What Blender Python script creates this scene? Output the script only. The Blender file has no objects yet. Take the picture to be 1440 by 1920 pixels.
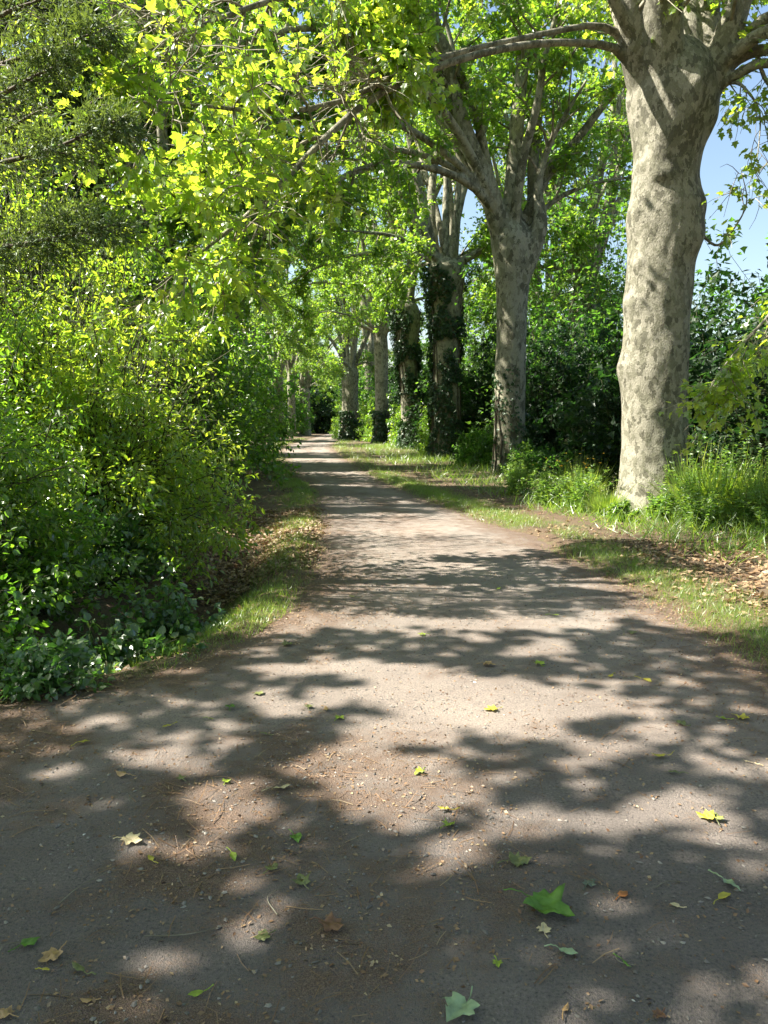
import bpy, math, random
import numpy as np
from mathutils import Vector

random.seed(7)
RNG = np.random.default_rng(11)
C = bpy.context.scene.collection
scene = bpy.context.scene

# ------------------------------------------------------------------ camera, sky, sun, exposure
F_PX, CX, CY, CAM_H = 1443.0, 720.0, 960.0, 1.6
PITCH = math.atan(170.0 / F_PX)
cam_d = bpy.data.cameras.new('camera')
cam_d.sensor_fit = 'VERTICAL'
cam_d.sensor_height = 24.0
cam_d.lens = 24.0 * F_PX / 1920.0
cam_d.clip_start, cam_d.clip_end = 0.05, 3000.0
cam = bpy.data.objects.new('camera', cam_d)
C.objects.link(cam)
cam.location = (0, 0, CAM_H)
cam.rotation_euler = (math.pi / 2 - PITCH, 0, 0)
scene.camera = cam

SUN_EL, SUN_AHEAD = math.radians(48), math.radians(1)
S = np.array([-math.cos(SUN_AHEAD) * math.cos(SUN_EL), math.sin(SUN_AHEAD) * math.cos(SUN_EL), math.sin(SUN_EL)])
world = bpy.data.worlds.new('World')
scene.world = world
world.use_nodes = True
wn = world.node_tree
sky = wn.nodes.new('ShaderNodeTexSky')
sky.sky_type = 'NISHITA'
sky.sun_disc = False
sky.sun_elevation = SUN_EL
sky.sun_rotation = math.atan2(S[0], S[1])
sky.dust_density = 1.6
sky.air_density = 1.2
wn.links.new(sky.outputs[0], wn.nodes['Background'].inputs[0])
wn.nodes['Background'].inputs[1].default_value = 0.062
sun_d = bpy.data.lights.new('sun', 'SUN')
sun_d.energy = 5.0
sun_d.angle = math.radians(0.53)
sun_d.color = (1.0, 0.93, 0.82)
sun = bpy.data.objects.new('sun', sun_d)
C.objects.link(sun)
sun.rotation_euler = Vector(S).to_track_quat('Z', 'Y').to_euler()
sun.location = (-30, 10, 40)
scene.view_settings.view_transform = 'Standard'
scene.view_settings.look = 'None'
scene.view_settings.gamma = 1.0
scene.view_settings.exposure = 2.0
cy = scene.cycles
cy.max_bounces = 9
cy.diffuse_bounces = 5
cy.glossy_bounces = 2
cy.transmission_bounces = 6
cy.transparent_max_bounces = 4
cy.caustics_reflective = False
cy.caustics_refractive = False
cy.sample_clamp_indirect = 6.0
cy.use_denoising = True

# ------------------------------------------------------------------ helpers: rays, tags, meshes
cp, sp = math.cos(PITCH), math.sin(PITCH)


def at(px, py, Y):
    """the point of the photo's pixel at distance Y along the ground"""
    x, z = (px - CX) / F_PX, (CY - py) / F_PX
    dy, dz = cp + z * sp, z * cp - sp
    t = Y / dy
    return np.array([x * t, Y, CAM_H + dz * t])


def ground_at(px, py, z=0.0):
    x, zz = (px - CX) / F_PX, (CY - py) / F_PX
    dy, dz = cp + zz * sp, zz * cp - sp
    t = (z - CAM_H) / dz
    return np.array([x * t, dy * t, z])


def to_px(p):
    p = np.atleast_2d(p)
    y, z = p[:, 1], p[:, 2] - CAM_H
    d = y * cp - z * sp
    u = y * sp + z * cp
    d = np.where(d < 0.05, 0.05, d)
    return CX + F_PX * p[:, 0] / d, CY - F_PX * u / d


def tag(o, label=None, cat=None, group=None, kind=None):
    if label: o['label'] = label
    if cat: o['category'] = cat
    if group: o['group'] = group
    if kind: o['kind'] = kind
    return o


def thing(name, label, cat, loc, group=None, rz=0.0):
    o = bpy.data.objects.new(name, None)
    C.objects.link(o)
    o.empty_display_size = 0.2
    o.location = loc
    o.rotation_euler = (0, 0, rz)
    return tag(o, label, cat, group)


class MB:
    """collects polygons, then links them as one mesh object"""
    def __init__(self):
        self.v, self.l, self.t, self.m, self.s, self.r, self.n = [], [], [], [], [], [], 0

    def add(self, V, loops, totals, mat=0, smooth=False, rnd=None):
        V = np.asarray(V, dtype=np.float64).reshape(-1, 3)
        totals = np.asarray(totals, dtype=np.int32)
        self.v.append(V)
        self.l.append(np.asarray(loops, dtype=np.int64).ravel() + self.n)
        self.t.append(totals)
        self.m.append(np.full(len(totals), mat, dtype=np.int32))
        self.s.append(np.full(len(totals), smooth, dtype=bool))
        self.r.append(np.full(len(totals), 0.5) if rnd is None else np.asarray(rnd, dtype=np.float64))
        self.n += len(V)

    def build(self, name, mats, parent=None, origin=(0, 0, 0)):
        me = bpy.data.meshes.new(name)
        V = np.concatenate(self.v) - np.asarray(origin)
        L = np.concatenate(self.l).astype(np.int32)
        T = np.concatenate(self.t)
        me.vertices.add(len(V))
        me.vertices.foreach_set('co', V.astype(np.float32).ravel())
        me.loops.add(len(L))
        me.loops.foreach_set('vertex_index', L)
        me.polygons.add(len(T))
        st = np.zeros(len(T), dtype=np.int32)
        st[1:] = np.cumsum(T)[:-1]
        me.polygons.foreach_set('loop_start', st)
        me.polygons.foreach_set('material_index', np.concatenate(self.m))
        me.polygons.foreach_set('use_smooth', np.concatenate(self.s))
        a = me.attributes.new('rnd', 'FLOAT', 'FACE')
        a.data.foreach_set('value', np.concatenate(self.r).astype(np.float32))
        me.update(calc_edges=True)
        for m in (mats if isinstance(mats, (list, tuple)) else [mats]):
            me.materials.append(m)
        o = bpy.data.objects.new(name, me)
        C.objects.link(o)
        if parent is not None:
            o.parent = parent
        return o


def unit(a):
    a = np.asarray(a, dtype=float)
    return a / np.maximum(np.linalg.norm(a, axis=-1, keepdims=True), 1e-9)


def smooth_path(P, n):
    """Catmull-Rom through the rows of P (any number of columns), n samples"""
    P = np.asarray(P, dtype=float)
    if len(P) == 2:
        t = np.linspace(0, 1, n)[:, None]
        return P[0] * (1 - t) + P[1] * t
    Q = np.vstack([2 * P[0] - P[1], P, 2 * P[-1] - P[-2]])
    u = np.linspace(0, len(P) - 1 - 1e-6, n)
    i = u.astype(int)
    t = (u - i)[:, None]
    a, b, c, d = Q[i], Q[i + 1], Q[i + 2], Q[i + 3]
    return 0.5 * (2 * b + (c - a) * t + (2 * a - 5 * b + 4 * c - d) * t ** 2 + (3 * b - a - 3 * c + d) * t ** 3)


def tube(mb, P, R, seg=8, mat=0, rough=0.0, cap=False):
    P = np.asarray(P, dtype=float)
    R = np.broadcast_to(np.asarray(R, dtype=float), (len(P),))
    n = len(P)
    T = unit(np.gradient(P, axis=0))
    ref = np.array([0.0, 0.0, 1.0]) if abs(T[0][2]) < 0.8 else np.array([1.0, 0.0, 0.0])
    U = np.zeros_like(P)
    u = ref - T[0] * ref.dot(T[0])
    U[0] = u / np.linalg.norm(u)
    for i in range(1, n):
        u = U[i - 1] - T[i] * U[i - 1].dot(T[i])
        U[i] = u / max(np.linalg.norm(u), 1e-9)
    W = np.cross(T, U)
    a = np.linspace(0, 2 * math.pi, seg, endpoint=False)
    rr = R[:, None] * np.ones(seg)
    if rough:
        rr = rr * (1 + rough * fbm3(P[:, None, :] * 2.2 + (U[:, None] * np.cos(a)[None, :, None] + W[:, None] * np.sin(a)[None, :, None]) * 0.9))
    V = P[:, None] + rr[..., None] * (U[:, None] * np.cos(a)[None, :, None] + W[:, None] * np.sin(a)[None, :, None])
    i, j = np.meshgrid(np.arange(n - 1), np.arange(seg), indexing='ij')
    j2 = (j + 1) % seg
    q = np.stack([i * seg + j, i * seg + j2, (i + 1) * seg + j2, (i + 1) * seg + j], -1).reshape(-1, 4)
    mb.add(V, q, np.full(len(q), 4), mat, seg > 3)
    if cap:
        mb.add(V[-1], np.arange(seg), [seg], mat, False)


# value noise
_perm = np.random.default_rng(3).random(65536)


def _h(ix, iy, iz):
    return _perm[(ix * 7919 + iy * 104729 + iz * 1299709) & 65535]


def vnoise(p):
    p = np.asarray(p, dtype=float)
    i = np.floor(p).astype(np.int64)
    f = p - i
    f = f * f * (3 - 2 * f)
    r = 0
    for dx in (0, 1):
        for dy in (0, 1):
            for dz in (0, 1):
                w = (f[..., 0] if dx else 1 - f[..., 0]) * (f[..., 1] if dy else 1 - f[..., 1]) * (f[..., 2] if dz else 1 - f[..., 2])
                r = r + w * _h(i[..., 0] + dx, i[..., 1] + dy, i[..., 2] + dz)
    return r


def fbm3(p, oct=3):
    p = np.asarray(p, dtype=float)
    r, a, tot = 0, 1.0, 0
    for k in range(oct):
        r = r + a * vnoise(p * 2 ** k + 17.3 * k)
        tot += a
        a *= 0.5
    return r / tot * 2 - 1


def fbm2(x, y, oct=3):
    return fbm3(np.stack([x, y, np.zeros_like(x) + 0.37], -1), oct)


def sstep(a, b, x):
    t = np.clip((x - a) / (b - a), 0, 1)
    return t * t * (3 - 2 * t)


# ------------------------------------------------------------------ materials
def new_mat(name):
    m = bpy.data.materials.new(name)
    m.use_nodes = True
    nt = m.node_tree
    nt.nodes.clear()
    out = nt.nodes.new('ShaderNodeOutputMaterial')
    return m, nt, out


def nd(nt, typ, **kw):
    n = nt.nodes.new(typ)
    for k, v in kw.items():
        if k in n.inputs:
            n.inputs[k].default_value = v
        else:
            setattr(n, k, v)
    return n


def ramp(nt, src, stops, interp='LINEAR'):
    r = nt.nodes.new('ShaderNodeValToRGB')
    r.color_ramp.interpolation = interp
    e = r.color_ramp.elements
    while len(e) < len(stops):
        e.new(0.5)
    for k, (p, c) in enumerate(stops):
        e[k].position = p
        e[k].color = (*c, 1) if len(c) == 3 else c
    nt.links.new(src, r.inputs[0])
    return r


def leaf_mat(name, cols, trans, rough=0.38, gloss=0.06, tw=0.5):
    """thin leaf: diffuse front, translucent back light, waxy gloss; the tone differs leaf by leaf"""
    m, nt, out = new_mat(name)
    at_ = nd(nt, 'ShaderNodeAttribute', attribute_name='rnd')
    k = len(cols)
    rd = ramp(nt, at_.outputs['Fac'], [(i / (k - 1), c) for i, c in enumerate(cols)])
    rt = ramp(nt, at_.outputs['Fac'], [(i / (k - 1), c) for i, c in enumerate(trans)])
    d = nd(nt, 'ShaderNodeBsdfDiffuse')
    t = nd(nt, 'ShaderNodeBsdfTranslucent')
    g = nd(nt, 'ShaderNodeBsdfGlossy', Roughness=rough)
    g.inputs['Color'].default_value = (0.9, 0.95, 0.9, 1)
    nt.links.new(rd.outputs[0], d.inputs['Color'])
    nt.links.new(rt.outputs[0], t.inputs['Color'])
    a = nd(nt, 'ShaderNodeMixShader', Fac=tw)
    nt.links.new(d.outputs[0], a.inputs[1])
    nt.links.new(t.outputs[0], a.inputs[2])
    fr = nd(nt, 'ShaderNodeLayerWeight', Blend=0.35)
    mul = nd(nt, 'ShaderNodeMath', operation='MULTIPLY_ADD')
    mul.inputs[1].default_value = 0.10
    mul.inputs[2].default_value = gloss
    nt.links.new(fr.outputs['Fresnel'], mul.inputs[0])
    b = nd(nt, 'ShaderNodeMixShader')
    nt.links.new(mul.outputs[0], b.inputs[0])
    nt.links.new(a.outputs[0], b.inputs[1])
    nt.links.new(g.outputs[0], b.inputs[2])
    nt.links.new(b.outputs[0], out.inputs[0])
    return m


def bark_mat(name, pale, mid, dark, scale=1.0, cover=0.5, bump=0.5):
    m, nt, out = new_mat(name)
    tc = nd(nt, 'ShaderNodeTexCoord')
    mp = nd(nt, 'ShaderNodeMapping')
    mp.inputs['Scale'].default_value = (1, 1, 0.62)
    nt.links.new(tc.outputs['Object'], mp.inputs[0])
    n0 = nd(nt, 'ShaderNodeTexNoise', Scale=9.0 * scale, Detail=6.0, Roughness=0.65)
    nt.links.new(mp.outputs[0], n0.inputs['Vector'])
    mx = nd(nt, 'ShaderNodeMix', data_type='RGBA', blend_type='LINEAR_LIGHT')
    mx.inputs[0].default_value = 0.13 / scale
    nt.links.new(mp.outputs[0], mx.inputs[6])
    nt.links.new(n0.outputs['Color'], mx.inputs[7])
    vo = nd(nt, 'ShaderNodeTexVoronoi', Scale=12.0 * scale)
    nt.links.new(mx.outputs[2], vo.inputs['Vector'])
    big = nd(nt, 'ShaderNodeTexNoise', Scale=1.1 * scale, Detail=2.0)
    nt.links.new(tc.outputs['Object'], big.inputs['Vector'])
    sep = nd(nt, 'ShaderNodeSeparateColor')
    nt.links.new(vo.outputs['Color'], sep.inputs[0])
    add = nd(nt, 'ShaderNodeMath', operation='MULTIPLY_ADD')
    add.inputs[1].default_value = 1.35
    nt.links.new(big.outputs['Fac'], add.inputs[0])
    nt.links.new(sep.outputs[0], add.inputs[2])
    sub = nd(nt, 'ShaderNodeMath', operation='MULTIPLY')
    sub.inputs[1].default_value = 0.46
    nt.links.new(add.outputs[0], sub.inputs[0])
    col = ramp(nt, sub.outputs[0], [(0.0, dark), (cover * 0.78, mid), (cover * 1.08, pale), (0.86, tuple(0.82 * c for c in pale)), (0.92, mid)], 'CONSTANT')
    fine = nd(nt, 'ShaderNodeTexNoise', Scale=38.0 * scale, Detail=5.0, Roughness=0.65)
    nt.links.new(mp.outputs[0], fine.inputs['Vector'])
    fr = ramp(nt, fine.outputs['Fac'], [(0.25, (0.62, 0.60, 0.56)), (0.7, (1.12, 1.1, 1.08))])
    mul = nd(nt, 'ShaderNodeMix', data_type='RGBA', blend_type='MULTIPLY')
    mul.inputs[0].default_value = 0.85
    nt.links.new(col.outputs[0], mul.inputs[6])
    nt.links.new(fr.outputs[0], mul.inputs[7])
    bs = nd(nt, 'ShaderNodeBsdfPrincipled', Roughness=0.85)
    bs.inputs['Specular IOR Level'].default_value = 0.25
    nt.links.new(mul.outputs[2], bs.inputs['Base Color'])
    bw = nd(nt, 'ShaderNodeRGBToBW')
    nt.links.new(col.outputs[0], bw.inputs[0])
    hm = nd(nt, 'ShaderNodeMath', operation='MULTIPLY_ADD')
    hm.inputs[1].default_value = -1.2
    nt.links.new(bw.outputs[0], hm.inputs[0])
    nt.links.new(fine.outputs['Fac'], hm.inputs[2])
    bp = nd(nt, 'ShaderNodeBump', Strength=bump, Distance=0.02)
    nt.links.new(hm.outputs[0], bp.inputs['Height'])
    nt.links.new(bp.outputs[0], bs.inputs['Normal'])
    nt.links.new(bs.outputs[0], out.inputs[0])
    return m


def plain_mat(name, stops, scale=20.0, rough=0.85, bump=0.3, dist=0.01):
    m, nt, out = new_mat(name)
    tc = nd(nt, 'ShaderNodeTexCoord')
    n = nd(nt, 'ShaderNodeTexNoise', Scale=scale, Detail=5.0)
    nt.links.new(tc.outputs['Object'], n.inputs['Vector'])
    r = ramp(nt, n.outputs['Fac'], stops)
    bs = nd(nt, 'ShaderNodeBsdfPrincipled', Roughness=rough)
    nt.links.new(r.outputs[0], bs.inputs['Base Color'])
    bp = nd(nt, 'ShaderNodeBump', Strength=bump, Distance=dist)
    nt.links.new(n.outputs['Fac'], bp.inputs['Height'])
    nt.links.new(bp.outputs[0], bs.inputs['Normal'])
    nt.links.new(bs.outputs[0], out.inputs[0])
    return m


M = {}
M['plane_leaf'] = leaf_mat('plane_leaf', [(0.08, 0.14, 0.022), (0.11, 0.18, 0.026), (0.15, 0.22, 0.03)],
                           [(0.28, 0.52, 0.03), (0.48, 0.72, 0.04), (0.74, 0.82, 0.06)], 0.4, 0.06, 0.62)
M['plane_leaf_far'] = leaf_mat('plane_leaf_far', [(0.05, 0.11, 0.022), (0.08, 0.145, 0.026), (0.12, 0.18, 0.03)],
                               [(0.22, 0.48, 0.03), (0.38, 0.64, 0.04), (0.60, 0.76, 0.05)], 0.4, 0.04, 0.58)
M['bush_leaf'] = leaf_mat('bush_leaf', [(0.04, 0.085, 0.010), (0.07, 0.13, 0.016), (0.12, 0.175, 0.025)],
                          [(0.16, 0.40, 0.02), (0.32, 0.60, 0.03), (0.66, 0.82, 0.05)], 0.36, 0.06, 0.58)
M['bramble_leaf'] = leaf_mat('bramble_leaf', [(0.035, 0.085, 0.02), (0.055, 0.12, 0.03), (0.09, 0.14, 0.04)],
                             [(0.09, 0.26, 0.03), (0.13, 0.34, 0.04), (0.26, 0.40, 0.05)], 0.36, 0.07)
M['ivy_leaf'] = leaf_mat('ivy_leaf', [(0.016, 0.042, 0.012), (0.026, 0.062, 0.018), (0.045, 0.085, 0.025)],
                         [(0.03, 0.10, 0.012), (0.05, 0.15, 0.016), (0.10, 0.22, 0.02)], 0.4, 0.025, 0.3)
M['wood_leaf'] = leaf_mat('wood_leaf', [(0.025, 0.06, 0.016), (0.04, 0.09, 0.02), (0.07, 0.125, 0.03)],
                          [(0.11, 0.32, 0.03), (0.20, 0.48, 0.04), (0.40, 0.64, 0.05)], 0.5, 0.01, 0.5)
M['shade_toned_leaf'] = leaf_mat('shade_toned_leaf', [(0.010, 0.028, 0.010), (0.016, 0.042, 0.014), (0.03, 0.06, 0.02)],
                               [(0.03, 0.10, 0.015), (0.05, 0.15, 0.02), (0.10, 0.22, 0.03)], 0.5, 0.012, 0.4)  # leaf colour darkened to stand in for shade low in the wood
M['conifer_leaf'] = leaf_mat('conifer_leaf', [(0.045, 0.085, 0.032), (0.08, 0.135, 0.055), (0.13, 0.19, 0.08)],
                             [(0.09, 0.14, 0.02), (0.14, 0.20, 0.03), (0.22, 0.30, 0.04)], 0.6, 0.008, 0.4)
M['grass_blade'] = leaf_mat('grass_blade', [(0.08, 0.17, 0.022), (0.14, 0.23, 0.03), (0.22, 0.26, 0.06)],
                            [(0.26, 0.50, 0.03), (0.42, 0.62, 0.04), (0.56, 0.62, 0.10)], 0.45, 0.05)
M['weed_leaf'] = leaf_mat('weed_leaf', [(0.055, 0.125, 0.03), (0.08, 0.16, 0.035), (0.14, 0.19, 0.05)],
                          [(0.24, 0.50, 0.05), (0.36, 0.62, 0.06), (0.54, 0.68, 0.08)], 0.42, 0.06, 0.55)
M['dry_leaf'] = leaf_mat('dry_leaf', [(0.13, 0.075, 0.04), (0.28, 0.18, 0.10), (0.46, 0.34, 0.21)],
                         [(0.12, 0.06, 0.02), (0.22, 0.12, 0.05), (0.3, 0.19, 0.08)], 0.5, 0.04, 0.25)
M['straw'] = leaf_mat('straw', [(0.16, 0.085, 0.045), (0.26, 0.16, 0.085), (0.42, 0.33, 0.20)],
                      [(0.16, 0.09, 0.04), (0.2, 0.12, 0.06), (0.3, 0.22, 0.1)], 0.5, 0.04, 0.15)
M['plane_bark'] = bark_mat('plane_bark', (0.30, 0.292, 0.235), (0.205, 0.203, 0.152), (0.128, 0.126, 0.094), 1.25, 0.52, 1.0)
M['plane_bark_far'] = bark_mat('plane_bark_far', (0.30, 0.295, 0.22), (0.20, 0.198, 0.14), (0.115, 0.115, 0.078), 0.9, 0.52)
M['branch_bark'] = plain_mat('branch_bark', [(0.3, (0.10, 0.085, 0.055)), (0.55, (0.22, 0.20, 0.145)), (0.75, (0.34, 0.32, 0.24))], 9.0)
M['dark_bark'] = plain_mat('dark_bark', [(0.3, (0.045, 0.035, 0.025)), (0.7, (0.13, 0.105, 0.075))], 14.0)
M['stem'] = plain_mat('stem', [(0.3, (0.03, 0.035, 0.014)), (0.7, (0.075, 0.075, 0.03))], 30.0)
M['flower_white'] = plain_mat('flower_white', [(0.3, (0.55, 0.56, 0.42)), (0.7, (0.75, 0.75, 0.62))], 60.0)
M['flower_yellow'] = plain_mat('flower_yellow', [(0.3, (0.7, 0.38, 0.02)), (0.7, (0.85, 0.55, 0.04))], 60.0)
M['pebble'] = None

# ------------------------------------------------------------------ leaf shapes
_HALF_PLANE = [(0, 0, 0), (0.10, -0.06, 0.0), (0.46, 0.02, 0.05), (0.34, 0.20, 0.05), (0.56, 0.46, 0.04), (0.40, 0.50, 0.06), (0.22, 0.55, 0.05), (0.21, 0.74, 0.02), (0, 1.0, -0.12), (0, 0.45, -0.02)]
_HALF_PLANE_LO = [(0, 0, 0), (0.46, 0.02, 0.06), (0.34, 0.28, 0.05), (0.52, 0.55, 0.03), (0.2, 0.6, 0.05), (0, 1.0, -0.1)]
_HALF_STAR = [(0, 0, 0), (0.5, 0.18, 0.06), (0.22, 0.5, 0.04), (0, 1.0, -0.1)]
_HALF_OVAL = [(0, 0, 0), (0.21, 0.28, 0.05), (0.19, 0.64, 0.03), (0, 1.0, -0.12)]
_HALF_SLIM = [(0, 0, 0), (0.11, 0.3, 0.03), (0.09, 0.65, 0.0), (0, 1.0, -0.15)]
_HALF_ROUND = [(0, 0, 0), (0.34, 0.16, 0.06), (0.36, 0.56, 0.04), (0, 1.0, -0.1)]


def _two_halves(h):
    n = len(h)
    V = list(h)
    loopsR = list(range(n))
    loopsL = []
    idx = {}
    for k, (x, y, z) in enumerate(h):
        if abs(x) < 1e-9:
            idx[k] = k
        else:
            idx[k] = len(V)
            V.append((-x, y, z))
    loopsL = [idx[k] for k in range(n)][::-1]
    return np.array(V), [loopsR, loopsL]


def _single(pts, loops):
    return np.array(pts, dtype=float), loops


SHAPES = {
    'plane': _two_halves(_HALF_PLANE), 'plane_lo': _two_halves(_HALF_PLANE_LO), 'star': _two_halves(_HALF_STAR),
    'oval': _two_halves(_HALF_OVAL), 'slim': _two_halves(_HALF_SLIM), 'round': _two_halves(_HALF_ROUND),
    'quad': _single([(0, 0, 0), (0.3, 0.45, 0.03), (0, 1, -0.05), (-0.3, 0.45, 0.03)], [[0, 1, 2, 3]]),
    'sprig': _single([(0, 0, 0), (0.10, 0.35, 0.0), (0, 1, 0.0), (-0.10, 0.35, 0)], [[0, 1, 2, 3]]),
    'blade': _single([(-0.016, 0, 0), (0.016, 0, 0), (0.013, 0.55, 0.05), (-0.013, 0.55, 0.05), (0, 1, 0.24)], [[0, 1, 2, 3], [3, 2, 4]]),
    'needle': _single([(-0.016, 0, 0), (0.016, 0, 0), (0.052, .5, 0.02), (0.026, .5, 0.02), (0.012, 1, 0), (-0.012, 1, 0)], [[0, 1, 2, 3], [3, 2, 4, 5]]),
}


def leaf_cloud(mb, pos, tip, nrm, size, shape, rnd, mat=0):
    V, polys = SHAPES[shape]
    N = len(pos)
    if N == 0:
        return
    tip = unit(tip)
    nrm = unit(nrm - tip * np.sum(nrm * tip, -1, keepdims=True))
    side = np.cross(tip, nrm)
    size = np.broadcast_to(np.asarray(size, dtype=float), (N,))[:, None, None]
    P = pos[:, None] + size * (V[None, :, 0:1] * side[:, None] + V[None, :, 1:2] * tip[:, None] + V[None, :, 2:3] * nrm[:, None])
    k = len(V)
    tmpl = np.concatenate([np.array(p) for p in polys])
    L = (tmpl[None] + k * np.arange(N)[:, None]).ravel()
    T = np.tile(np.array([len(p) for p in polys]), N)
    mb.add(P.reshape(-1, 3), L, T, mat, False, np.repeat(np.clip(rnd, 0, 1), len(polys)))


def rdir(n, rng):
    return unit(rng.normal(size=(n, 3)))


# ------------------------------------------------------------------ where sun reaches the ground (gaps between the crowns)
# patches of sun on the road, measured in the photograph: centre, half-width, half-height
SUN_SPOTS = [(440, 1515, 115, 52), (290, 1424, 105, 22), (125, 1450, 50, 13), (250, 1592, 62, 46), (390, 1645, 34, 15), (465, 1665, 48, 30),
             (485, 1748, 66, 42), (312, 1808, 84, 30), (595, 1690, 46, 26), (690, 1635, 50, 20), (330, 1375, 46, 9), (440, 1386, 55, 10),
             (820, 1590, 120, 56), (740, 1640, 60, 22), (970, 1540, 70, 24), (1080, 1552, 110, 28), (1270, 1522, 100, 30), (1350, 1552, 66, 32),
             (1150, 1392, 100, 26), (1295, 1495, 80, 20), (1065, 1735, 46, 26), (1380, 1440, 60, 16),
             (840, 1330, 120, 60), (960, 1345, 90, 45), (760, 1400, 130, 40), (900, 1440, 160, 34), (760, 1500, 130, 36), (700, 1310, 120, 24),
             (610, 1250, 110, 16), (1080, 1330, 120, 30), (1230, 1345, 110, 22), (860, 1500, 60, 22), (560, 1320, 80, 16), (1040, 1440, 90, 22),
             (880, 1380, 240, 110), (760, 1440, 170, 60), (1000, 1310, 200, 40), (800, 1275, 150, 26), (180, 1345, 70, 8), (560, 1180, 60, 8), (700, 1180, 90, 20), (820, 1200, 120, 14), (960, 1180, 110, 14)]


def sun_share(x, y):
    """0..1: how likely direct sun is at this spot of the ground"""
    px, py = to_px(np.stack([x, y, np.zeros_like(x)], -1))
    n = 0.5 + 0.5 * fbm2(x * 1.7 + 5.1, y * 1.7, 3)
    nf = fbm2(x * 5.5 + 2.2, y * 5.5, 2)
    n2 = 0.5 + 0.5 * fbm2(x * 0.55 + 1.7, y * 1.2 + 3.3, 2)
    far = np.where((y > 1.0), 0.45, 0.2)
    # middle distance: mostly lit with streaks of shade
    k = np.full_like(x, 0.30)
    k = np.where((py > 930) & (py < 1180) & (px > 420) & (px < 1500), 0.63, k)
    k = np.where((py > 1060) & (py < 1240) & (px < 600), 0.22, k)
    k = np.where((py > 880) & (py < 930), 0.25, k)
    k = np.where((py > 820) & (py < 880), 0.42, k)
    k = np.where((py > 900) & (py < 1120) & (px > 980), 0.85, k)
    k = np.where((py > 1205) & (py < 1300) & (px > 1050), 0.12, k)
    mid = np.clip((k - (0.55 * n + 0.45 * n2 - 0.22) / 0.56) * 5 + 0.5, 0, 1)
    near = np.zeros_like(x)
    for (cx, cy_, rx, ry) in SUN_SPOTS:
        d = ((px - cx) / rx) ** 2 + ((py - cy_) / ry) ** 2
        near = np.maximum(near, np.clip((1.2 + (n - 0.5) * 1.7 + nf * 0.9 - d) * 4, 0, 1))
    streak = 0.5 + 0.5 * fbm2(x * 1.6 + 3.1, y * 2.9 + 7.7, 3)
    near = near * np.where(px > 600, np.clip((0.70 - streak) * 9, 0, 1), 1)
    f = sstep(1180, 1260, py)
    v = np.where(f > 0.5, np.maximum(near, 0), np.maximum(mid, near))
    v = np.where((x - right_edge(y) > 3.4) & (y > 5), np.minimum(v, 0.1), v)
    out = (y < 1.3) | (px < -250) | (px > 1700)
    return np.where(out, np.clip((0.45 - n) * 4 + 0.5, 0, 1), v)


# places above the ground that stand in the sun: point, radius, share of the leaves in the way that are missing
LIGHT_PATHS = []


def sunlit(px, py, Y, r, share=0.93):
    LIGHT_PATHS.append((at(px, py, Y), r, share))


for a in [(1180, 940, 13.0, .35), (1185, 870, 13.0, .4), (1180, 790, 13.1, .25), (1190, 560, 13.2, .3), (1190, 640, 13.2, .2), (1210, 470, 13.2, .35), (1215, 390, 13.2, .35),
          (1225, 310, 13.2, .35), (1200, 250, 13.2, .25), (1170, 130, 13.2, .3)]:
    sunlit(*a)
for a in [(200, 560, 8.5, 1.5), (380, 600, 8.6, 1.2), (60, 560, 9, 1.6), (300, 500, 12, 1.6), (150, 720, 7.6, .8), (440, 780, 8.6, .7),
          (100, 100, 6.9, .8), (60, 250, 6.7, .8), (170, 240, 6.5, .7), (60, 430, 6.8, .7), (230, 60, 6.8, .6), (150, 50, 7, .8),
          (1100, 1000, 11.5, .8), (1200, 1000, 11.0, .9), (1320, 1000, 10.5, .9), (1420, 1010, 9.5, 1.0), (1050, 930, 14.5, .6), (1330, 930, 12.5, .7),
          (250, 330, 8.5, .8), (330, 430, 8.5, .9), (430, 420, 8.5, 1.0), (300, 120, 7.5, .9), (450, 200, 8.5, 1.1), (560, 120, 9.5, 1.0), (420, 520, 8.5, .9), (330, 560, 8.2, .8),
          (620, 60, 10., 1.2), (700, 200, 11, 1.0), (140, 560, 8.0, 0.9), (60, 620, 7.5, 0.8), (200, 640, 8., .7), (480, 870, 9.0, .5), (560, 730, 75, 3.0), (770, 830, 42, 1.0),
          (220, 1180, 5.4, .35), (120, 1220, 5.0, .25), (480, 330, 9, .8), (560, 250, 9.5, .8)]:
    sunlit(*a, 0.88)


for px_, py_, r_ in [(450, 990, .45), (500, 985, .6), (560, 1000, .6), (520, 1030, .5), (470, 1020, .4), (570, 965, .4), (950, 1000, .4), (1010, 1020, .35), (1080, 1055, .4), (1160, 1095, .35), (1240, 1140, .3), (1320, 1100, .6), (1400, 1120, .6), (1330, 1170, .3),
                     (560, 1160, .25), (470, 1180, .25)]:
    LIGHT_PATHS.append((ground_at(px_, py_), r_, .96))


def keep(p, rng, ground=0.97, path=1.0):
    """True for leaves that leave the sun its patches on the ground and its paths between the crowns"""
    p = np.asarray(p)
    t = p[:, 2] / S[2]
    g = p - S * t[:, None]
    sh = sun_share(g[:, 0], g[:, 1])
    sh = np.where(p[:, 2] > 1.3, sh, 0)
    ok = rng.random(len(p)) > sh * ground
    for q, r, share in LIGHT_PATHS:
        d = p - q
        al = d @ S
        dist = np.linalg.norm(d - al[:, None] * S, axis=1)
        ok &= ~((al > r * 1.3) & (dist < r) & (rng.random(len(p)) < share * path))
    return ok


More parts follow.
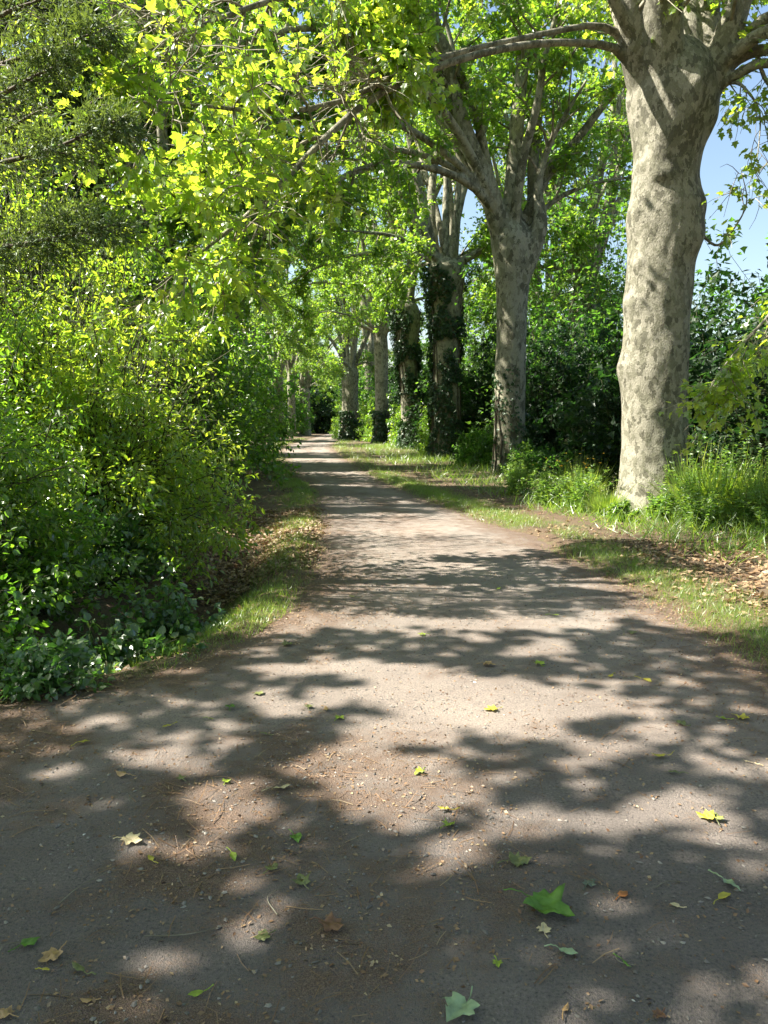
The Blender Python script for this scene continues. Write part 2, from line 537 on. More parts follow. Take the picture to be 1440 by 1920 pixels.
# ------------------------------------------------------------------ road outline and ground
LEFT_PX = [(160, 1300), (330, 1255), (470, 1200), (560, 1140), (596, 1080), (608, 1020), (606, 965), (598, 930), (575, 900), (552, 880), (532, 860), (522, 846), (540, 834), (572, 825), (598, 818), (616, 812)]
RIGHT_PX = [(1440, 1255), (1330, 1195), (1240, 1142), (1150, 1090), (1060, 1042), (980, 1005), (900, 975), (830, 950), (780, 930), (722, 905), (682, 885), (655, 868), (632, 850), (620, 838), (632, 827), (642, 819), (644, 812)]
LG = np.array([ground_at(*p)[:2] for p in LEFT_PX])
RG = np.array([ground_at(*p)[:2] for p in RIGHT_PX])
LG = np.vstack([[-9, -14], [-9, -4], [-8.0, 1.5], [-4.6, 3.2], [-2.6, 4.0], LG])
RG = np.vstack([[3.6, -14], [3.3, -4], [3.0, 1.5], [2.75, 3.5], RG])


def left_edge(y):
    return np.interp(y, LG[:, 1], LG[:, 0])


def right_edge(y):
    return np.interp(y, RG[:, 1], RG[:, 0])


def outside(x, y):
    """metres outside the road (negative on it)"""
    return np.maximum(left_edge(y) - x, x - right_edge(y))


def ground_z(x, y):
    d = outside(x, y)
    dl = left_edge(y) - x
    z = -0.045 + 0.075 * sstep(-0.12, 0.32, d + 0.28 * fbm2(x * 1.9, y * 1.9, 3)) + 0.02 * fbm2(x * 3.1, y * 3.1, 2) * sstep(0, 0.4, d)
    z = z + 0.10 * fbm2(x * 0.25, y * 0.25, 2) * sstep(1.0, 4.0, d)
    ditch = np.exp(-((dl - 1.15) / 0.5) ** 2) * sstep(16, 6, y) * sstep(3.4, 4.6, y)
    z = z - 0.55 * ditch
    z = z + 0.35 * sstep(1.6, 4.0, dl)
    return z


def far_axis(a, b, core, k):
    pass


xs = np.concatenate([-np.geomspace(9, 900, 36)[::-1], np.arange(-8.9, 9.0, 0.07), np.geomspace(9, 900, 36)])
ys = np.concatenate([-np.geomspace(6, 600, 14)[::-1], np.arange(-5.5, 1.4, 0.5), np.arange(1.5, 16, 0.07), 16 * np.geomspace(1.004, 1100 / 16, 220)])
gx, gy = np.meshgrid(xs, ys, indexing='ij')
gz = ground_z(gx, gy)
nx, ny = gx.shape
i, j = np.meshgrid(np.arange(nx - 1), np.arange(ny - 1), indexing='ij')
q = np.stack([i * ny + j, (i + 1) * ny + j, (i + 1) * ny + j + 1, i * ny + j + 1], -1).reshape(-1, 4)


def add_attr(o, name, vals):
    a = o.data.attributes.new(name, 'FLOAT', 'POINT')
    a.data.foreach_set('value', np.asarray(vals, dtype=np.float32).ravel())


m, nt, out = new_mat('earth')
tc = nd(nt, 'ShaderNodeTexCoord')
n1 = nd(nt, 'ShaderNodeTexNoise', Scale=2.3, Detail=6.0, Roughness=0.6)
n2 = nd(nt, 'ShaderNodeTexNoise', Scale=45.0, Detail=4.0, Roughness=0.7)
for n in (n1, n2):
    nt.links.new(tc.outputs['Object'], n.inputs['Vector'])
c1 = ramp(nt, n1.outputs['Fac'], [(0.3, (0.075, 0.047, 0.028)), (0.5, (0.13, 0.088, 0.052)), (0.64, (0.10, 0.10, 0.042)), (0.8, (0.075, 0.10, 0.03))])
c2 = ramp(nt, n2.outputs['Fac'], [(0.3, (0.45, 0.42, 0.4)), (0.55, (1, 1, 1)), (0.75, (1.5, 1.35, 1.2))])
mx = nd(nt, 'ShaderNodeMix', data_type='RGBA', blend_type='MULTIPLY')
mx.inputs[0].default_value = 1.0
nt.links.new(c1.outputs[0], mx.inputs[6]); nt.links.new(c2.outputs[0], mx.inputs[7])
bs = nd(nt, 'ShaderNodeBsdfPrincipled', Roughness=0.95)
nt.links.new(mx.outputs[2], bs.inputs['Base Color'])
bp = nd(nt, 'ShaderNodeBump', Strength=0.8, Distance=0.03)
nt.links.new(n2.outputs['Fac'], bp.inputs['Height']); nt.links.new(bp.outputs[0], bs.inputs['Normal'])
nt.links.new(bs.outputs[0], out.inputs[0])
M['earth'] = m
mb = MB()
mb.add(np.stack([gx, gy, gz], -1), q, np.full(len(q), 4), 0, True)
tag(mb.build('ground', m), kind='structure')

# road: one worn strip of rolled gravel
m, nt, out = new_mat('worn_gravel_road')
tc = nd(nt, 'ShaderNodeTexCoord')
at_d = nd(nt, 'ShaderNodeAttribute', attribute_name='debris')
at_t = nd(nt, 'ShaderNodeAttribute', attribute_name='track')


def ntex(scale, detail=5.0, rough=0.6):
    n = nd(nt, 'ShaderNodeTexNoise', Scale=scale, Detail=detail, Roughness=rough)
    nt.links.new(tc.outputs['Object'], n.inputs['Vector'])
    return n


big, med, fin, gr = ntex(0.7, 4), ntex(6.0, 5), ntex(85.0, 4, 0.7), ntex(230.0, 2, 0.6)
base = ramp(nt, big.outputs['Fac'], [(0.32, (0.195, 0.166, 0.144)), (0.5, (0.258, 0.22, 0.19)), (0.7, (0.33, 0.28, 0.236))])
fr = ramp(nt, fin.outputs['Fac'], [(0.30, (0.25, 0.25, 0.25)), (0.44, (0.85, 0.85, 0.85)), (0.58, (1.1, 1.08, 1.05)), (0.72, (1.9, 1.8, 1.7))])
mul = nd(nt, 'ShaderNodeMix', data_type='RGBA', blend_type='MULTIPLY'); mul.inputs[0].default_value = 0.8
nt.links.new(base.outputs[0], mul.inputs[6]); nt.links.new(fr.outputs[0], mul.inputs[7])
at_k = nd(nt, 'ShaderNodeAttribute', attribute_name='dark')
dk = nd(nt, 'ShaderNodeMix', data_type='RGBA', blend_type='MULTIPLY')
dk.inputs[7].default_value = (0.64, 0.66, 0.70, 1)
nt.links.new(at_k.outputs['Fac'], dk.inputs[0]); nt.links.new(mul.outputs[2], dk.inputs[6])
trk = nd(nt, 'ShaderNodeMix', data_type='RGBA', blend_type='MIX')
trk.inputs[7].default_value = (0.31, 0.285, 0.25, 1)
tm = nd(nt, 'ShaderNodeMath', operation='MULTIPLY'); tm.inputs[1].default_value = 0.45
nt.links.new(at_t.outputs['Fac'], tm.inputs[0]); nt.links.new(tm.outputs[0], trk.inputs[0])
nt.links.new(dk.outputs[2], trk.inputs[6])
# needles, husks and crumbled leaf drifted on to the surface
dc = ramp(nt, gr.outputs['Fac'], [(0.3, (0.06, 0.035, 0.022)), (0.5, (0.145, 0.096, 0.066)), (0.68, (0.26, 0.185, 0.13)), (0.8, (0.4, 0.3, 0.2))])
dsum = nd(nt, 'ShaderNodeMath', operation='ADD')
nt.links.new(at_d.outputs['Fac'], dsum.inputs[0])
dm = nd(nt, 'ShaderNodeMath', operation='MULTIPLY_ADD'); dm.inputs[1].default_value = 1.5; dm.inputs[2].default_value = -0.75
nt.links.new(med.outputs['Fac'], dm.inputs[0]); nt.links.new(dm.outputs[0], dsum.inputs[1])
df = nd(nt, 'ShaderNodeMath', operation='MULTIPLY_ADD'); df.inputs[1].default_value = 1.0
fm = nd(nt, 'ShaderNodeMath', operation='MULTIPLY_ADD'); fm.inputs[1].default_value = 1.6; fm.inputs[2].default_value = -0.8
nt.links.new(fin.outputs['Fac'], fm.inputs[0])
nt.links.new(dsum.outputs[0], df.inputs[0]); nt.links.new(fm.outputs[0], df.inputs[2])
dr = ramp(nt, df.outputs[0], [(0.25, (0, 0, 0)), (0.75, (0.85, 0.85, 0.85))])
dmix = nd(nt, 'ShaderNodeMix', data_type='RGBA', blend_type='MIX')
nt.links.new(dr.outputs[0], dmix.inputs[0]); nt.links.new(trk.outputs[2], dmix.inputs[6]); nt.links.new(dc.outputs[0], dmix.inputs[7])
bs = nd(nt, 'ShaderNodeBsdfPrincipled', Roughness=0.92)
bs.inputs['Specular IOR Level'].default_value = 0.3
nt.links.new(dmix.outputs[2], bs.inputs['Base Color'])
hs = nd(nt, 'ShaderNodeMath', operation='ADD')
nt.links.new(fin.outputs['Fac'], hs.inputs[0]); nt.links.new(gr.outputs['Fac'], hs.inputs[1])
bp = nd(nt, 'ShaderNodeBump', Strength=0.9, Distance=0.012)
nt.links.new(hs.outputs[0], bp.inputs['Height']); nt.links.new(bp.outputs[0], bs.inputs['Normal'])
nt.links.new(bs.outputs[0], out.inputs[0])
M['road'] = m

vy = np.concatenate([np.arange(-14, 1.4, 0.5), np.arange(1.5, 14, 0.05), 14 * np.geomspace(1.004, 103 / 14, 130)])
uu = np.linspace(0, 1, 110)
le, re = left_edge(vy) - 0.3, right_edge(vy) + 0.3
rx = le[:, None] * (1 - uu) + re[:, None] * uu
ry = np.broadcast_to(vy[:, None], rx.shape)
rz = 0.006 * fbm2(rx * 2.5, ry * 2.5, 3) + 0.004 * fbm2(rx * 11, ry * 11, 2) - 0.02 * sstep(-0.2, 0.3, outside(rx, ry))
cxr = np.interp(ry, vy, 0.5 * (left_edge(vy) + right_edge(vy)))
nv, nu = rx.shape
i, j = np.meshgrid(np.arange(nv - 1), np.arange(nu - 1), indexing='ij')
q = np.stack([i * nu + j, i * nu + j + 1, (i + 1) * nu + j + 1, (i + 1) * nu + j], -1).reshape(-1, 4)
mb = MB()
mb.add(np.stack([rx, ry, rz], -1), q, np.full(len(q), 4), 0, True)
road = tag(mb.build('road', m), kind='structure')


def debris_at(x, y):
    d = -outside(x, y)
    e = np.exp(-np.maximum(d, 0) / 0.45)
    n = 0.5 + 0.5 * fbm2(x * 0.9 + 4, y * 0.9, 3)
    n2 = 0.5 + 0.5 * fbm2(x * 2.3 + 9, y * 2.3 + 2, 3)
    leftn = sstep(1.4, -1.6, x) * sstep(6.5, 3.0, y)
    v = 0.75 * e + (0.24 + 0.7 * leftn) * sstep(0.42, 0.62, 0.6 * n + 0.4 * n2) + 0.12 * leftn
    mid = np.exp(-((x - np.interp(y, vy, 0.5 * (left_edge(vy) + right_edge(vy)))) / 0.35) ** 2) * sstep(9, 12, y) * 0.5
    return np.clip(v + mid * n2, 0, 1)


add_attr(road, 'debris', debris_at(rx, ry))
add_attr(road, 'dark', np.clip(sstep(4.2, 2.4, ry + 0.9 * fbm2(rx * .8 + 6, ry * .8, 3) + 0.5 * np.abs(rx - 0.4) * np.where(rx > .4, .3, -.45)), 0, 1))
half = 0.5 * (np.interp(ry, vy, right_edge(vy)) - np.interp(ry, vy, left_edge(vy)))
tr = np.exp(-((np.abs(rx - cxr) - 0.75) / 0.38) ** 2) * (0.6 + 0.8 * fbm2(rx * 0.8, ry * 0.5, 2))
add_attr(road, 'track', np.clip(tr, 0, 1) * sstep(3.5, 6, ry))

# ------------------------------------------------------------------ trunks and crowns
def trunk_mesh(mb, centres, radii, squash, seg=40, bumps=(), rough=0.03, mat=0):
    """a trunk as one skin: rows of (centre, half-width), burls at (height, angle, size, reach)"""
    n = len(centres)
    a = np.linspace(0, 2 * math.pi, seg, endpoint=False)
    A = np.broadcast_to(a, (n, seg))
    r = radii[:, None] * np.ones(seg)
    z = centres[:, 2][:, None] * np.ones(seg)
    for (bz, ba, amp, dz, da) in bumps:
        dang = (A - ba + math.pi) % (2 * math.pi) - math.pi
        r = r + amp * np.exp(-((z - bz) / dz) ** 2 - (dang / da) ** 2)
    p = np.stack([np.cos(A) * 1.2, np.sin(A) * 1.2, z * 0.8], -1)
    r = r * (1 + rough * fbm3(p * 1.6, 3) + rough * 0.5 * fbm3(p * 5.0, 2))
    V = np.stack([centres[:, 0][:, None] + r * np.cos(A), centres[:, 1][:, None] + r * squash * np.sin(A), z], -1)
    i, j = np.meshgrid(np.arange(n - 1), np.arange(seg), indexing='ij')
    j2 = (j + 1) % seg
    qq = np.stack([i * seg + j, i * seg + j2, (i + 1) * seg + j2, (i + 1) * seg + j], -1).reshape(-1, 4)
    mb.add(V, qq, np.full(len(qq), 4), mat, True)
    mb.add(V[-1], np.arange(seg), [seg], mat, True)


def side_branch(rng, p0, d0, length, droop, n=6, wander=0.18):
    P = [p0]
    d = unit(d0)
    for k in range(n):
        d = unit(d + rng.normal(size=3) * wander + np.array([0, 0, -droop]))
        P.append(P[-1] + d * length / n)
    return np.array(P)


class Crown:
    """leaf records of one crown"""
    def __init__(self):
        self.p, self.t, self.n, self.s, self.r = [], [], [], [], []

    def twig_leaves(self, rng, P, count, size, spread=0.10, tone=0.5):
        u = rng.random(count) ** 0.8 * (len(P) - 1.001)
        i = u.astype(int)
        f = (u - i)[:, None]
        p = P[i] * (1 - f) + P[i + 1] * f
        d = unit(P[i + 1] - P[i])
        o = rdir(count, rng)
        o = unit(o - d * np.sum(o * d, 1, keepdims=True))
        tip = unit(o * 0.9 + d * 0.5 + np.array([0, 0, -0.35]) + rng.normal(size=(count, 3)) * 0.2)
        nrm = np.array([0, 0, 1.0]) + rng.normal(size=(count, 3)) * 0.42
        self.p.append(p + o * spread * rng.random((count, 1)))
        self.t.append(tip)
        self.n.append(nrm)
        self.s.append(size * rng.uniform(0.6, 1.2, count))
        self.r.append(np.clip(tone + rng.normal(size=count) * 0.22, 0, 1))

    def build(self, mb, shape, rng, mat=0, prune=(0.97, 1.0)):
        p = np.concatenate(self.p)
        ok = keep(p, rng, *prune) if prune else np.ones(len(p), bool)
        leaf_cloud(mb, p[ok], np.concatenate(self.t)[ok], np.concatenate(self.n)[ok], np.concatenate(self.s)[ok], shape, np.concatenate(self.r)[ok], mat)
        return int(ok.sum())


def dress_limb(rng, mbw, crown, P, R, leaf, n_sec=10, sec_len=(1.2, 2.6), start=0.3, twigs=9, twig_len=0.6, leaves=9, droop=0.05, tone=0.5, bare_side=None, up=0.25, out=0.7):
    """side branches and twigs along a limb, leaves on the twigs"""
    n = len(P)
    T = unit(np.gradient(P, axis=0))
    for s in range(n_sec):
        u = start + (1 - start) * (s + rng.random()) / n_sec
        i = min(int(u * (n - 1)), n - 2)
        d = rdir(1, rng)[0]
        d = unit(d - T[i] * d.dot(T[i]))
        d0 = unit(T[i] * 0.6 + d * out + np.array([0, 0, up]))
        ln = rng.uniform(*sec_len) * (1.15 - 0.55 * u)
        B = side_branch(rng, P[i], d0, ln, droop, 6)
        r0 = min(R[i] * 0.5, 0.02 + 0.012 * ln)
        tube(mbw, B, np.linspace(r0, 0.006, len(B)), 5, 1)
        for t in range(twigs):
            uu_ = 0.25 + 0.75 * (t + rng.random()) / twigs
            j = min(int(uu_ * (len(B) - 1)), len(B) - 2)
            bd = unit(B[j + 1] - B[j])
            td = unit(bd * 0.7 + rdir(1, rng)[0] * 0.9 + np.array([0, 0, 0.05]))
            Q = side_branch(rng, B[j] * 0.5 + B[j + 1] * 0.5, td, twig_len * rng.uniform(0.6, 1.3), droop + 0.06, 3, 0.22)
            tube(mbw, Q, np.linspace(0.007, 0.003, len(Q)), 3, 1)
            crown.twig_leaves(rng, Q, leaves, leaf, 0.12, tone + rng.normal() * 0.1)
        crown.twig_leaves(rng, B[2:], leaves * 2, leaf, 0.15, tone)
    return crown


def limb_from(rng, p0, d0, length, r0, n=14, curve=0.0, wander=0.05, bend=None):
    P = [np.asarray(p0, float)]
    d = unit(d0)
    for k in range(n):
        add = np.array([0, 0, curve])
        if bend is not None:
            add = add + bend / n
        d = unit(d + rng.normal(size=3) * wander + add)
        P.append(P[-1] + d * length / n)
    P = np.array(P)
    R = r0 * np.linspace(1, 0.18, len(P)) ** 0.9
    return P, R


def copy_tree(root, label, loc, rz, scale=1.0, group=None):
    c = root.copy()
    C.objects.link(c)
    c.location, c.rotation_euler, c.scale = loc, (0, 0, rz), (scale,) * 3
    c['label'] = label
    if group: c['group'] = group
    for ch in root.children:
        k = ch.copy()
        C.objects.link(k)
        k.parent = c
        for g in ch.children:
            k2 = g.copy()
            C.objects.link(k2)
            k2.parent = k
    return c


PLANE_GROUP = 'plane trees along the right side of the road'


def plane_tree(label, base, profile_px, Y, limb_specs, leaf, shape, seed, bumps=(), bark='plane_bark', leaf_m='plane_leaf_far', squash=1.0, rough=0.03, extra=None, prune=(0.25, 0.2), voxel=0.05, smooth_n=5, fork=2.6, tone=0.5, group=PLANE_GROUP):
    """profile_px rows: (left x, right x, y) in the photo at distance Y"""
    rng = np.random.default_rng(seed)
    root = thing('plane_tree', label, 'tree', base, group)
    prof = np.array(profile_px, float)
    rows = []
    for (l, r, y) in prof:
        a, b = at(l, y, Y), at(r, y, Y)
        c = 0.5 * (a + b)
        rows.append([c[0], Y, c[2], 0.5 * (b[0] - a[0])])
    rows = np.array(rows)
    rows = rows[np.argsort(rows[:, 2])]
    n = 90
    zz = np.linspace(rows[0, 2], rows[-1, 2], n)
    sm = smooth_path(rows, 400)
    ordr = np.argsort(sm[:, 2])
    sm = sm[ordr]
    cen = np.stack([np.interp(zz, sm[:, 2], sm[:, 0]), np.full(n, Y), zz], -1)
    rad = np.interp(zz, sm[:, 2], sm[:, 3])
    mbt = MB()
    trunk_mesh(mbt, cen, rad, squash, 48, bumps, rough)
    mbt.add(np.concatenate(mbt.v)[:48], np.arange(48)[::-1], [48])
    for spec in limb_specs:
        P, R = spec['P'], spec['R']
        if R[0] < 0.06 or R.max() < 0.10:
            continue
        D = np.concatenate([[0], np.cumsum(np.linalg.norm(np.diff(P, axis=0), axis=1))])
        t_ = np.linspace(0, min(fork, D[-1]), 14)
        Q = np.stack([np.interp(t_, D, P[:, k]) for k in range(3)], -1)
        q_ = np.interp(t_, D, R)
        n0 = mbt.n
        tube(mbt, Q, q_ * 1.03, 14, 0, 0.10)
        mbt.add(np.concatenate(mbt.v)[n0:n0 + 14], np.arange(14)[::-1], [14])
        mbt.add(np.concatenate(mbt.v)[n0 + 13 * 14:n0 + 14 * 14], np.arange(14), [14])
    tr = mbt.build('trunk', M[bark], root, base)
    rm = tr.modifiers.new('skin', 'REMESH')
    rm.mode, rm.voxel_size, rm.use_smooth_shade = 'VOXEL', voxel, True
    sm_ = tr.modifiers.new('smooth', 'SMOOTH')
    sm_.factor, sm_.iterations = 0.5, smooth_n
    crown = Crown()
    for spec in limb_specs:
        P, R = spec['P'], spec['R']
        mbl = MB()
        tube(mbl, P, R, 14 if R[0] > 0.1 else 8, 0, 0.10)
        kw = {k: v for k, v in spec.items() if k not in ('P', 'R')}
        if kw.get('n_sec', 1):
            dress_limb(rng, mbl, crown, P, R, leaf, tone=tone, **kw)
        mbl.build('limb', [M[bark], M['branch_bark']], root, base)
    if extra: extra(rng, crown)
    mbc = MB()
    k = crown.build(mbc, shape, rng, 0, prune)
    mbc.build('crown', M[leaf_m], root, base)
    print('tree leaves', k)
    return root


def px_path(pts, n=20):
    """limb through photo points (x, y, distance, radius)"""
    P = np.array([list(at(x, y, Y)) + [r] for x, y, Y, r in pts])
    Q = smooth_path(P, n)
    return Q[:, :3], np.maximum(Q[:, 3], 0.006)


def add_limb(lst, pts, **kw):
    P, R = px_path(pts)
    lst.append(dict(P=P, R=R, **kw))


def fan_limbs(rng, head, r0, count, length, tilt=(0.15, 0.6), lean=(0, 0), **kw):
    out_ = []
    for k in range(count):
        a = 2 * math.pi * (k + rng.uniform(-0.3, 0.3)) / count
        t = rng.uniform(*tilt)
        d = np.array([math.cos(a) * t + lean[0], math.sin(a) * t + lean[1], 1.0])
        P, R = limb_from(rng, np.asarray(head) + np.array([math.cos(a), math.sin(a), 0]) * r0 * 0.55 - np.array([0, 0, 0.35]), d, length * rng.uniform(0.75, 1.15), r0 * rng.uniform(0.28, 0.45), 14, -0.012, 0.07)
        out_.append(dict(P=P, R=R, **kw))
    return out_


def arch_limb(rng, head, d0, length, r0, sag, **kw):
    P, R = limb_from(rng, head, d0, length, r0, 16, -sag, 0.05)
    return dict(P=P, R=R, **kw)


# nearest plane tree, right of the road
Y1 = 13.6
T1 = [(1095, 1345, 990), (1132, 1312, 964), (1150, 1298, 940), (1162, 1290, 905), (1167, 1287, 850), (1166, 1287, 800), (1165, 1288, 740), (1164, 1289, 695), (1168, 1290, 650), (1173, 1291, 600),
      (1173, 1294, 560), (1178, 1300, 500), (1180, 1308, 450), (1179, 1310, 400), (1184, 1308, 350), (1188, 1312, 300), (1186, 1322, 260), (1181, 1334, 220), (1179, 1342, 185), (1183, 1342, 155), (1194, 1334, 125), (1210, 1320, 98), (1232, 1298, 78)]
limbs = []
up = dict(n_sec=9, sec_len=(1.4, 3.0), start=0.3, twigs=9, leaves=10)
add_limb(limbs, [(1232, 250, 13.6, .12), (1212, 180, 13.55, .24), (1196, 120, 13.45, .25), (1184, 70, 13.3, .22), (1172, -40, 13.2, .19), (1135, -260, 13, .15), (1080, -520, 12.6, .09), (1060, -700, 12.4, .03)], **up)
add_limb(limbs, [(1248, 250, 13.6, .2), (1245, 180, 13.45, .36), (1243, 110, 13.3, .36), (1240, 30, 13.1, .31), (1235, -120, 12.8, .25), (1210, -350, 12.5, .16), (1200, -700, 12.0, .04)], **up)
add_limb(limbs, [(1268, 250, 13.6, .2), (1276, 180, 13.6, .34), (1284, 110, 13.65, .32), (1284, 20, 14.0, .26), (1282, -150, 14.6, .2), (1270, -420, 15, .12), (1300, -700, 15.5, .03)], **up)
add_limb(limbs, [(1280, 250, 13.6, .12), (1300, 175, 13.6, .24), (1318, 110, 13.6, .22), (1328, 30, 13.8, .18), (1336, -120, 14, .15), (1350, -420, 14.2, .08), (1370, -650, 14.3, .02)], **up)
add_limb(limbs, [(1282, 260, 13.6, .12), (1312, 190, 13.5, .26), (1346, 120, 13.4, .24), (1380, 20, 13.2, .20), (1430, -120, 13, .15), (1500, -330, 12.6, .08), (1560, -500, 12.2, .02)], **up)
rgt = dict(n_sec=9, sec_len=(0.8, 1.7), start=0.35, twigs=6, leaves=5, droop=0.14, up=-0.3)
add_limb(limbs, [(1345, 125, 13.3, .13), (1400, 80, 13.0, .11), (1460, 50, 12.6, .09), (1560, 20, 12, .05), (1640, 30, 11.6, .02)], **rgt)
add_limb(limbs, [(1340, 150, 13.5, .12), (1390, 105, 13.3, .10), (1450, 95, 13.0, .08), (1540, 130, 12.4, .04), (1600, 200, 12.0, .02)], **rgt)
add_limb(limbs, [(1330, 175, 13.4, .10), (1380, 140, 13.2, .08), (1440, 118, 13.0, .07), (1500, 160, 12.7, .04), (1540, 260, 12.4, .015)], **rgt)
add_limb(limbs, [(1340, 165, 13.4, .035), (1378, 155, 13.2, .028), (1402, 172, 13.0, .02), (1425, 215, 12.8, .014), (1420, 300, 12.6, .006)], n_sec=7, sec_len=(0.5, 1.0), start=0.35, twigs=5, leaves=6, droop=0.25, up=-0.4)
add_limb(limbs, [(1315, 440, 13.6, .03), (1345, 460, 13.3, .022), (1375, 430, 13.0, .015), (1400, 380, 12.8, .01), (1390, 320, 12.6, .006)], n_sec=5, sec_len=(0.4, 0.8), start=0.4, twigs=3, leaves=4, droop=0.15)
add_limb(limbs, [(1345, 120, 13.5, .10), (1460, 20, 12.8, .085), (1580, 60, 12, .07), (1600, 250, 11.4, .05), (1540, 430, 11, .035), (1450, 580, 10.7, .022), (1370, 670, 10.5, .012), (1330, 730, 10.4, .006)], n_sec=14, sec_len=(0.6, 1.2), start=0.45, twigs=6, leaves=11, droop=0.2, up=-0.3)
# two long branches over the road
ov = dict(n_sec=26, sec_len=(0.8, 1.9), start=0.52, twigs=11, leaves=44, droop=0.06, up=0.0)
add_limb(limbs, [(1195, 110, 13.5, .085), (1160, 66, 13.3, .07), (1120, 48, 13.1, .055), (1060, 55, 12.8, .048), (960, 76, 12.3, .044), (860, 98, 11.7, .041), (760, 135, 11.0, .038), (640, 190, 10.2, .033), (520, 210, 9.4, .03), (400, 200, 8.6, .02), (280, 190, 7.9, .012), (200, 200, 7.4, .006)], **ov)
add_limb(limbs, [(1200, 150, 13.5, .09), (1160, 95, 13.3, .075), (1110, 82, 13.0, .062), (1040, 80, 12.6, .057), (960, 88, 12.1, .053), (860, 112, 11.5, .05), (760, 150, 10.9, .046), (660, 212, 10.3, .042), (570, 300, 9.7, .04), (480, 390, 9.1, .03), (380, 470, 8.5, .02), (290, 540, 8.0, .008)], **ov)
add_limb(limbs, [(1200, 100, 13.3, .10), (1100, -80, 12.6, .08), (960, -90, 12., .085), (780, -70, 11.2, .07), (620, -30, 10.4, .05), (480, 10, 9.6, .035), (370, 50, 8.9, .02), (280, 90, 8.3, .008)], n_sec=26, sec_len=(0.8, 1.8), start=0.4, twigs=11, leaves=32, droop=0.06, up=0.0)
add_limb(limbs, [(1205, 100, 13.6, .10), (1080, -130, 13.4, .09), (920, -200, 12.8, .09), (740, -210, 12.0, .07), (560, -160, 11.2, .05), (400, -80, 10.4, .03), (280, 20, 9.8, .01)], n_sec=22, sec_len=(1.0, 2.2), start=0.3, twigs=10, leaves=18, droop=0.08, up=-0.1)
bump1 = [(at(0, 690, Y1)[2], math.pi, .06, .22, .6), (at(0, 575, Y1)[2], math.pi + .3, .06, .18, .5), (at(0, 440, Y1)[2], 0.0, .09, .25, .6), (at(0, 385, Y1)[2], -0.1, .11, .22, .6), (at(0, 420, Y1)[2], math.pi, .04, .3, .6),
         (at(0, 500, Y1)[2], math.pi + .5, .05, .12, .3), (at(0, 300, Y1)[2], math.pi + .9, .07, .25, .25), (at(0, 230, Y1)[2], -0.3, .08, .35, .5), (at(0, 860, Y1)[2], math.pi + .6, .03, .1, .25),
         (at(0, 330, Y1)[2], math.pi + 1.0, .05, .12, .3), (at(0, 955, Y1)[2], math.pi + .2, .10, .2, .35), (at(0, 275, Y1)[2], math.pi + 1.3, .07, .35, .18), (at(0, 200, Y1)[2], math.pi + 1.8, .08, .5, .16), (at(0, 345, Y1)[2], math.pi + 1.15, .08, .10, .3), (at(0, 320, Y1)[2], math.pi + .4, .05, .09, .4), (at(0, 640, Y1)[2], math.pi + .8, .035, .12, .3), (at(0, 770, Y1)[2], math.pi + 1.2, .03, .08, .25), (at(0, 450, Y1)[2], -.6, .06, .3, .3), (at(0, 905, Y1)[2], math.pi + .9, .04, .18, .25), (at(0, 950, Y1)[2], -.4, .07, .25, .4)]
b1 = at(1225, 960, Y1)
plane_tree('stout plane tree with mottled pale bark standing nearest on the right of the road', (b1[0], Y1, 0), T1, Y1, limbs, 0.112, 'plane', 21, bump1, 'plane_bark', 'plane_leaf', 0.95, 0.06, tone=0.55, prune=(0.8, 0.92), voxel=0.026, smooth_n=9, fork=3.0)

# second plane tree
Y2 = 23.0
T2 = [(918, 992, 910), (924, 986, 880), (926, 984, 850), (926, 984, 800), (928, 985, 750), (930, 986, 700), (931, 987, 620), (930, 990, 560), (926, 996, 500), (921, 1000, 455), (924, 990, 430), (934, 976, 412), (946, 962, 404)]
rng = np.random.default_rng(5)
limbs = []
kw = dict(n_sec=13, sec_len=(1.8, 4.2), start=0.56, twigs=12, leaves=15)
add_limb(limbs, [(952, 490, 23, .2), (938, 430, 22.9, .31), (915, 350, 22.6, .27), (880, 270, 22.3, .25), (848, 170, 22, .22), (815, 50, 21.6, .19), (770, -120, 21, .13), (740, -300, 20.5, .04)], **kw)
add_limb(limbs, [(955, 490, 23, .2), (958, 425, 23, .28), (963, 330, 23, .23), (972, 200, 23, .2), (984, 60, 23, .16), (990, -150, 23, .1), (985, -330, 23, .03)], **kw)
add_limb(limbs, [(968, 500, 23.1, .2), (980, 450, 23.2, .25), (1000, 390, 23.4, .2), (1000, 300, 23.5, .16), (1015, 180, 23.6, .13), (1045, 60, 23.8, .1), (1090, -120, 24, .04)], **kw)
add_limb(limbs, [(965, 560, 22.8, .22), (995, 480, 22.8, .25), (1012, 420, 22.8, .22), (1010, 340, 22.8, .12), (1040, 250, 22.6, .08), (1100, 150, 22.3, .03)], **kw)
lo = dict(n_sec=15, sec_len=(1.0, 2.2), start=0.3, twigs=10, leaves=12, droop=0.07, up=0.0)
add_limb(limbs, [(940, 410, 22.8, .13), (880, 345, 22, .11), (800, 312, 21, .095), (720, 308, 20, .085), (650, 328, 19, .07), (580, 378, 18, .055), (520, 425, 17.2, .04), (455, 478, 16.5, .025), (400, 540, 16, .01)], n_sec=24, sec_len=(.9, 2.0), start=0.3, twigs=9, leaves=12, droop=0.08, up=-0.05)
add_limb(limbs, [(935, 400, 22.9, .11), (870, 330, 22.6, .09), (790, 290, 22.2, .08), (700, 280, 21.8, .06), (600, 300, 21.2, .035), (520, 350, 20.6, .012)], **lo)
add_limb(limbs, [(930, 395, 23, .10), (900, 300, 22.6, .09), (850, 180, 22, .07), (780, 90, 21, .05), (700, 40, 20, .02)], **lo)
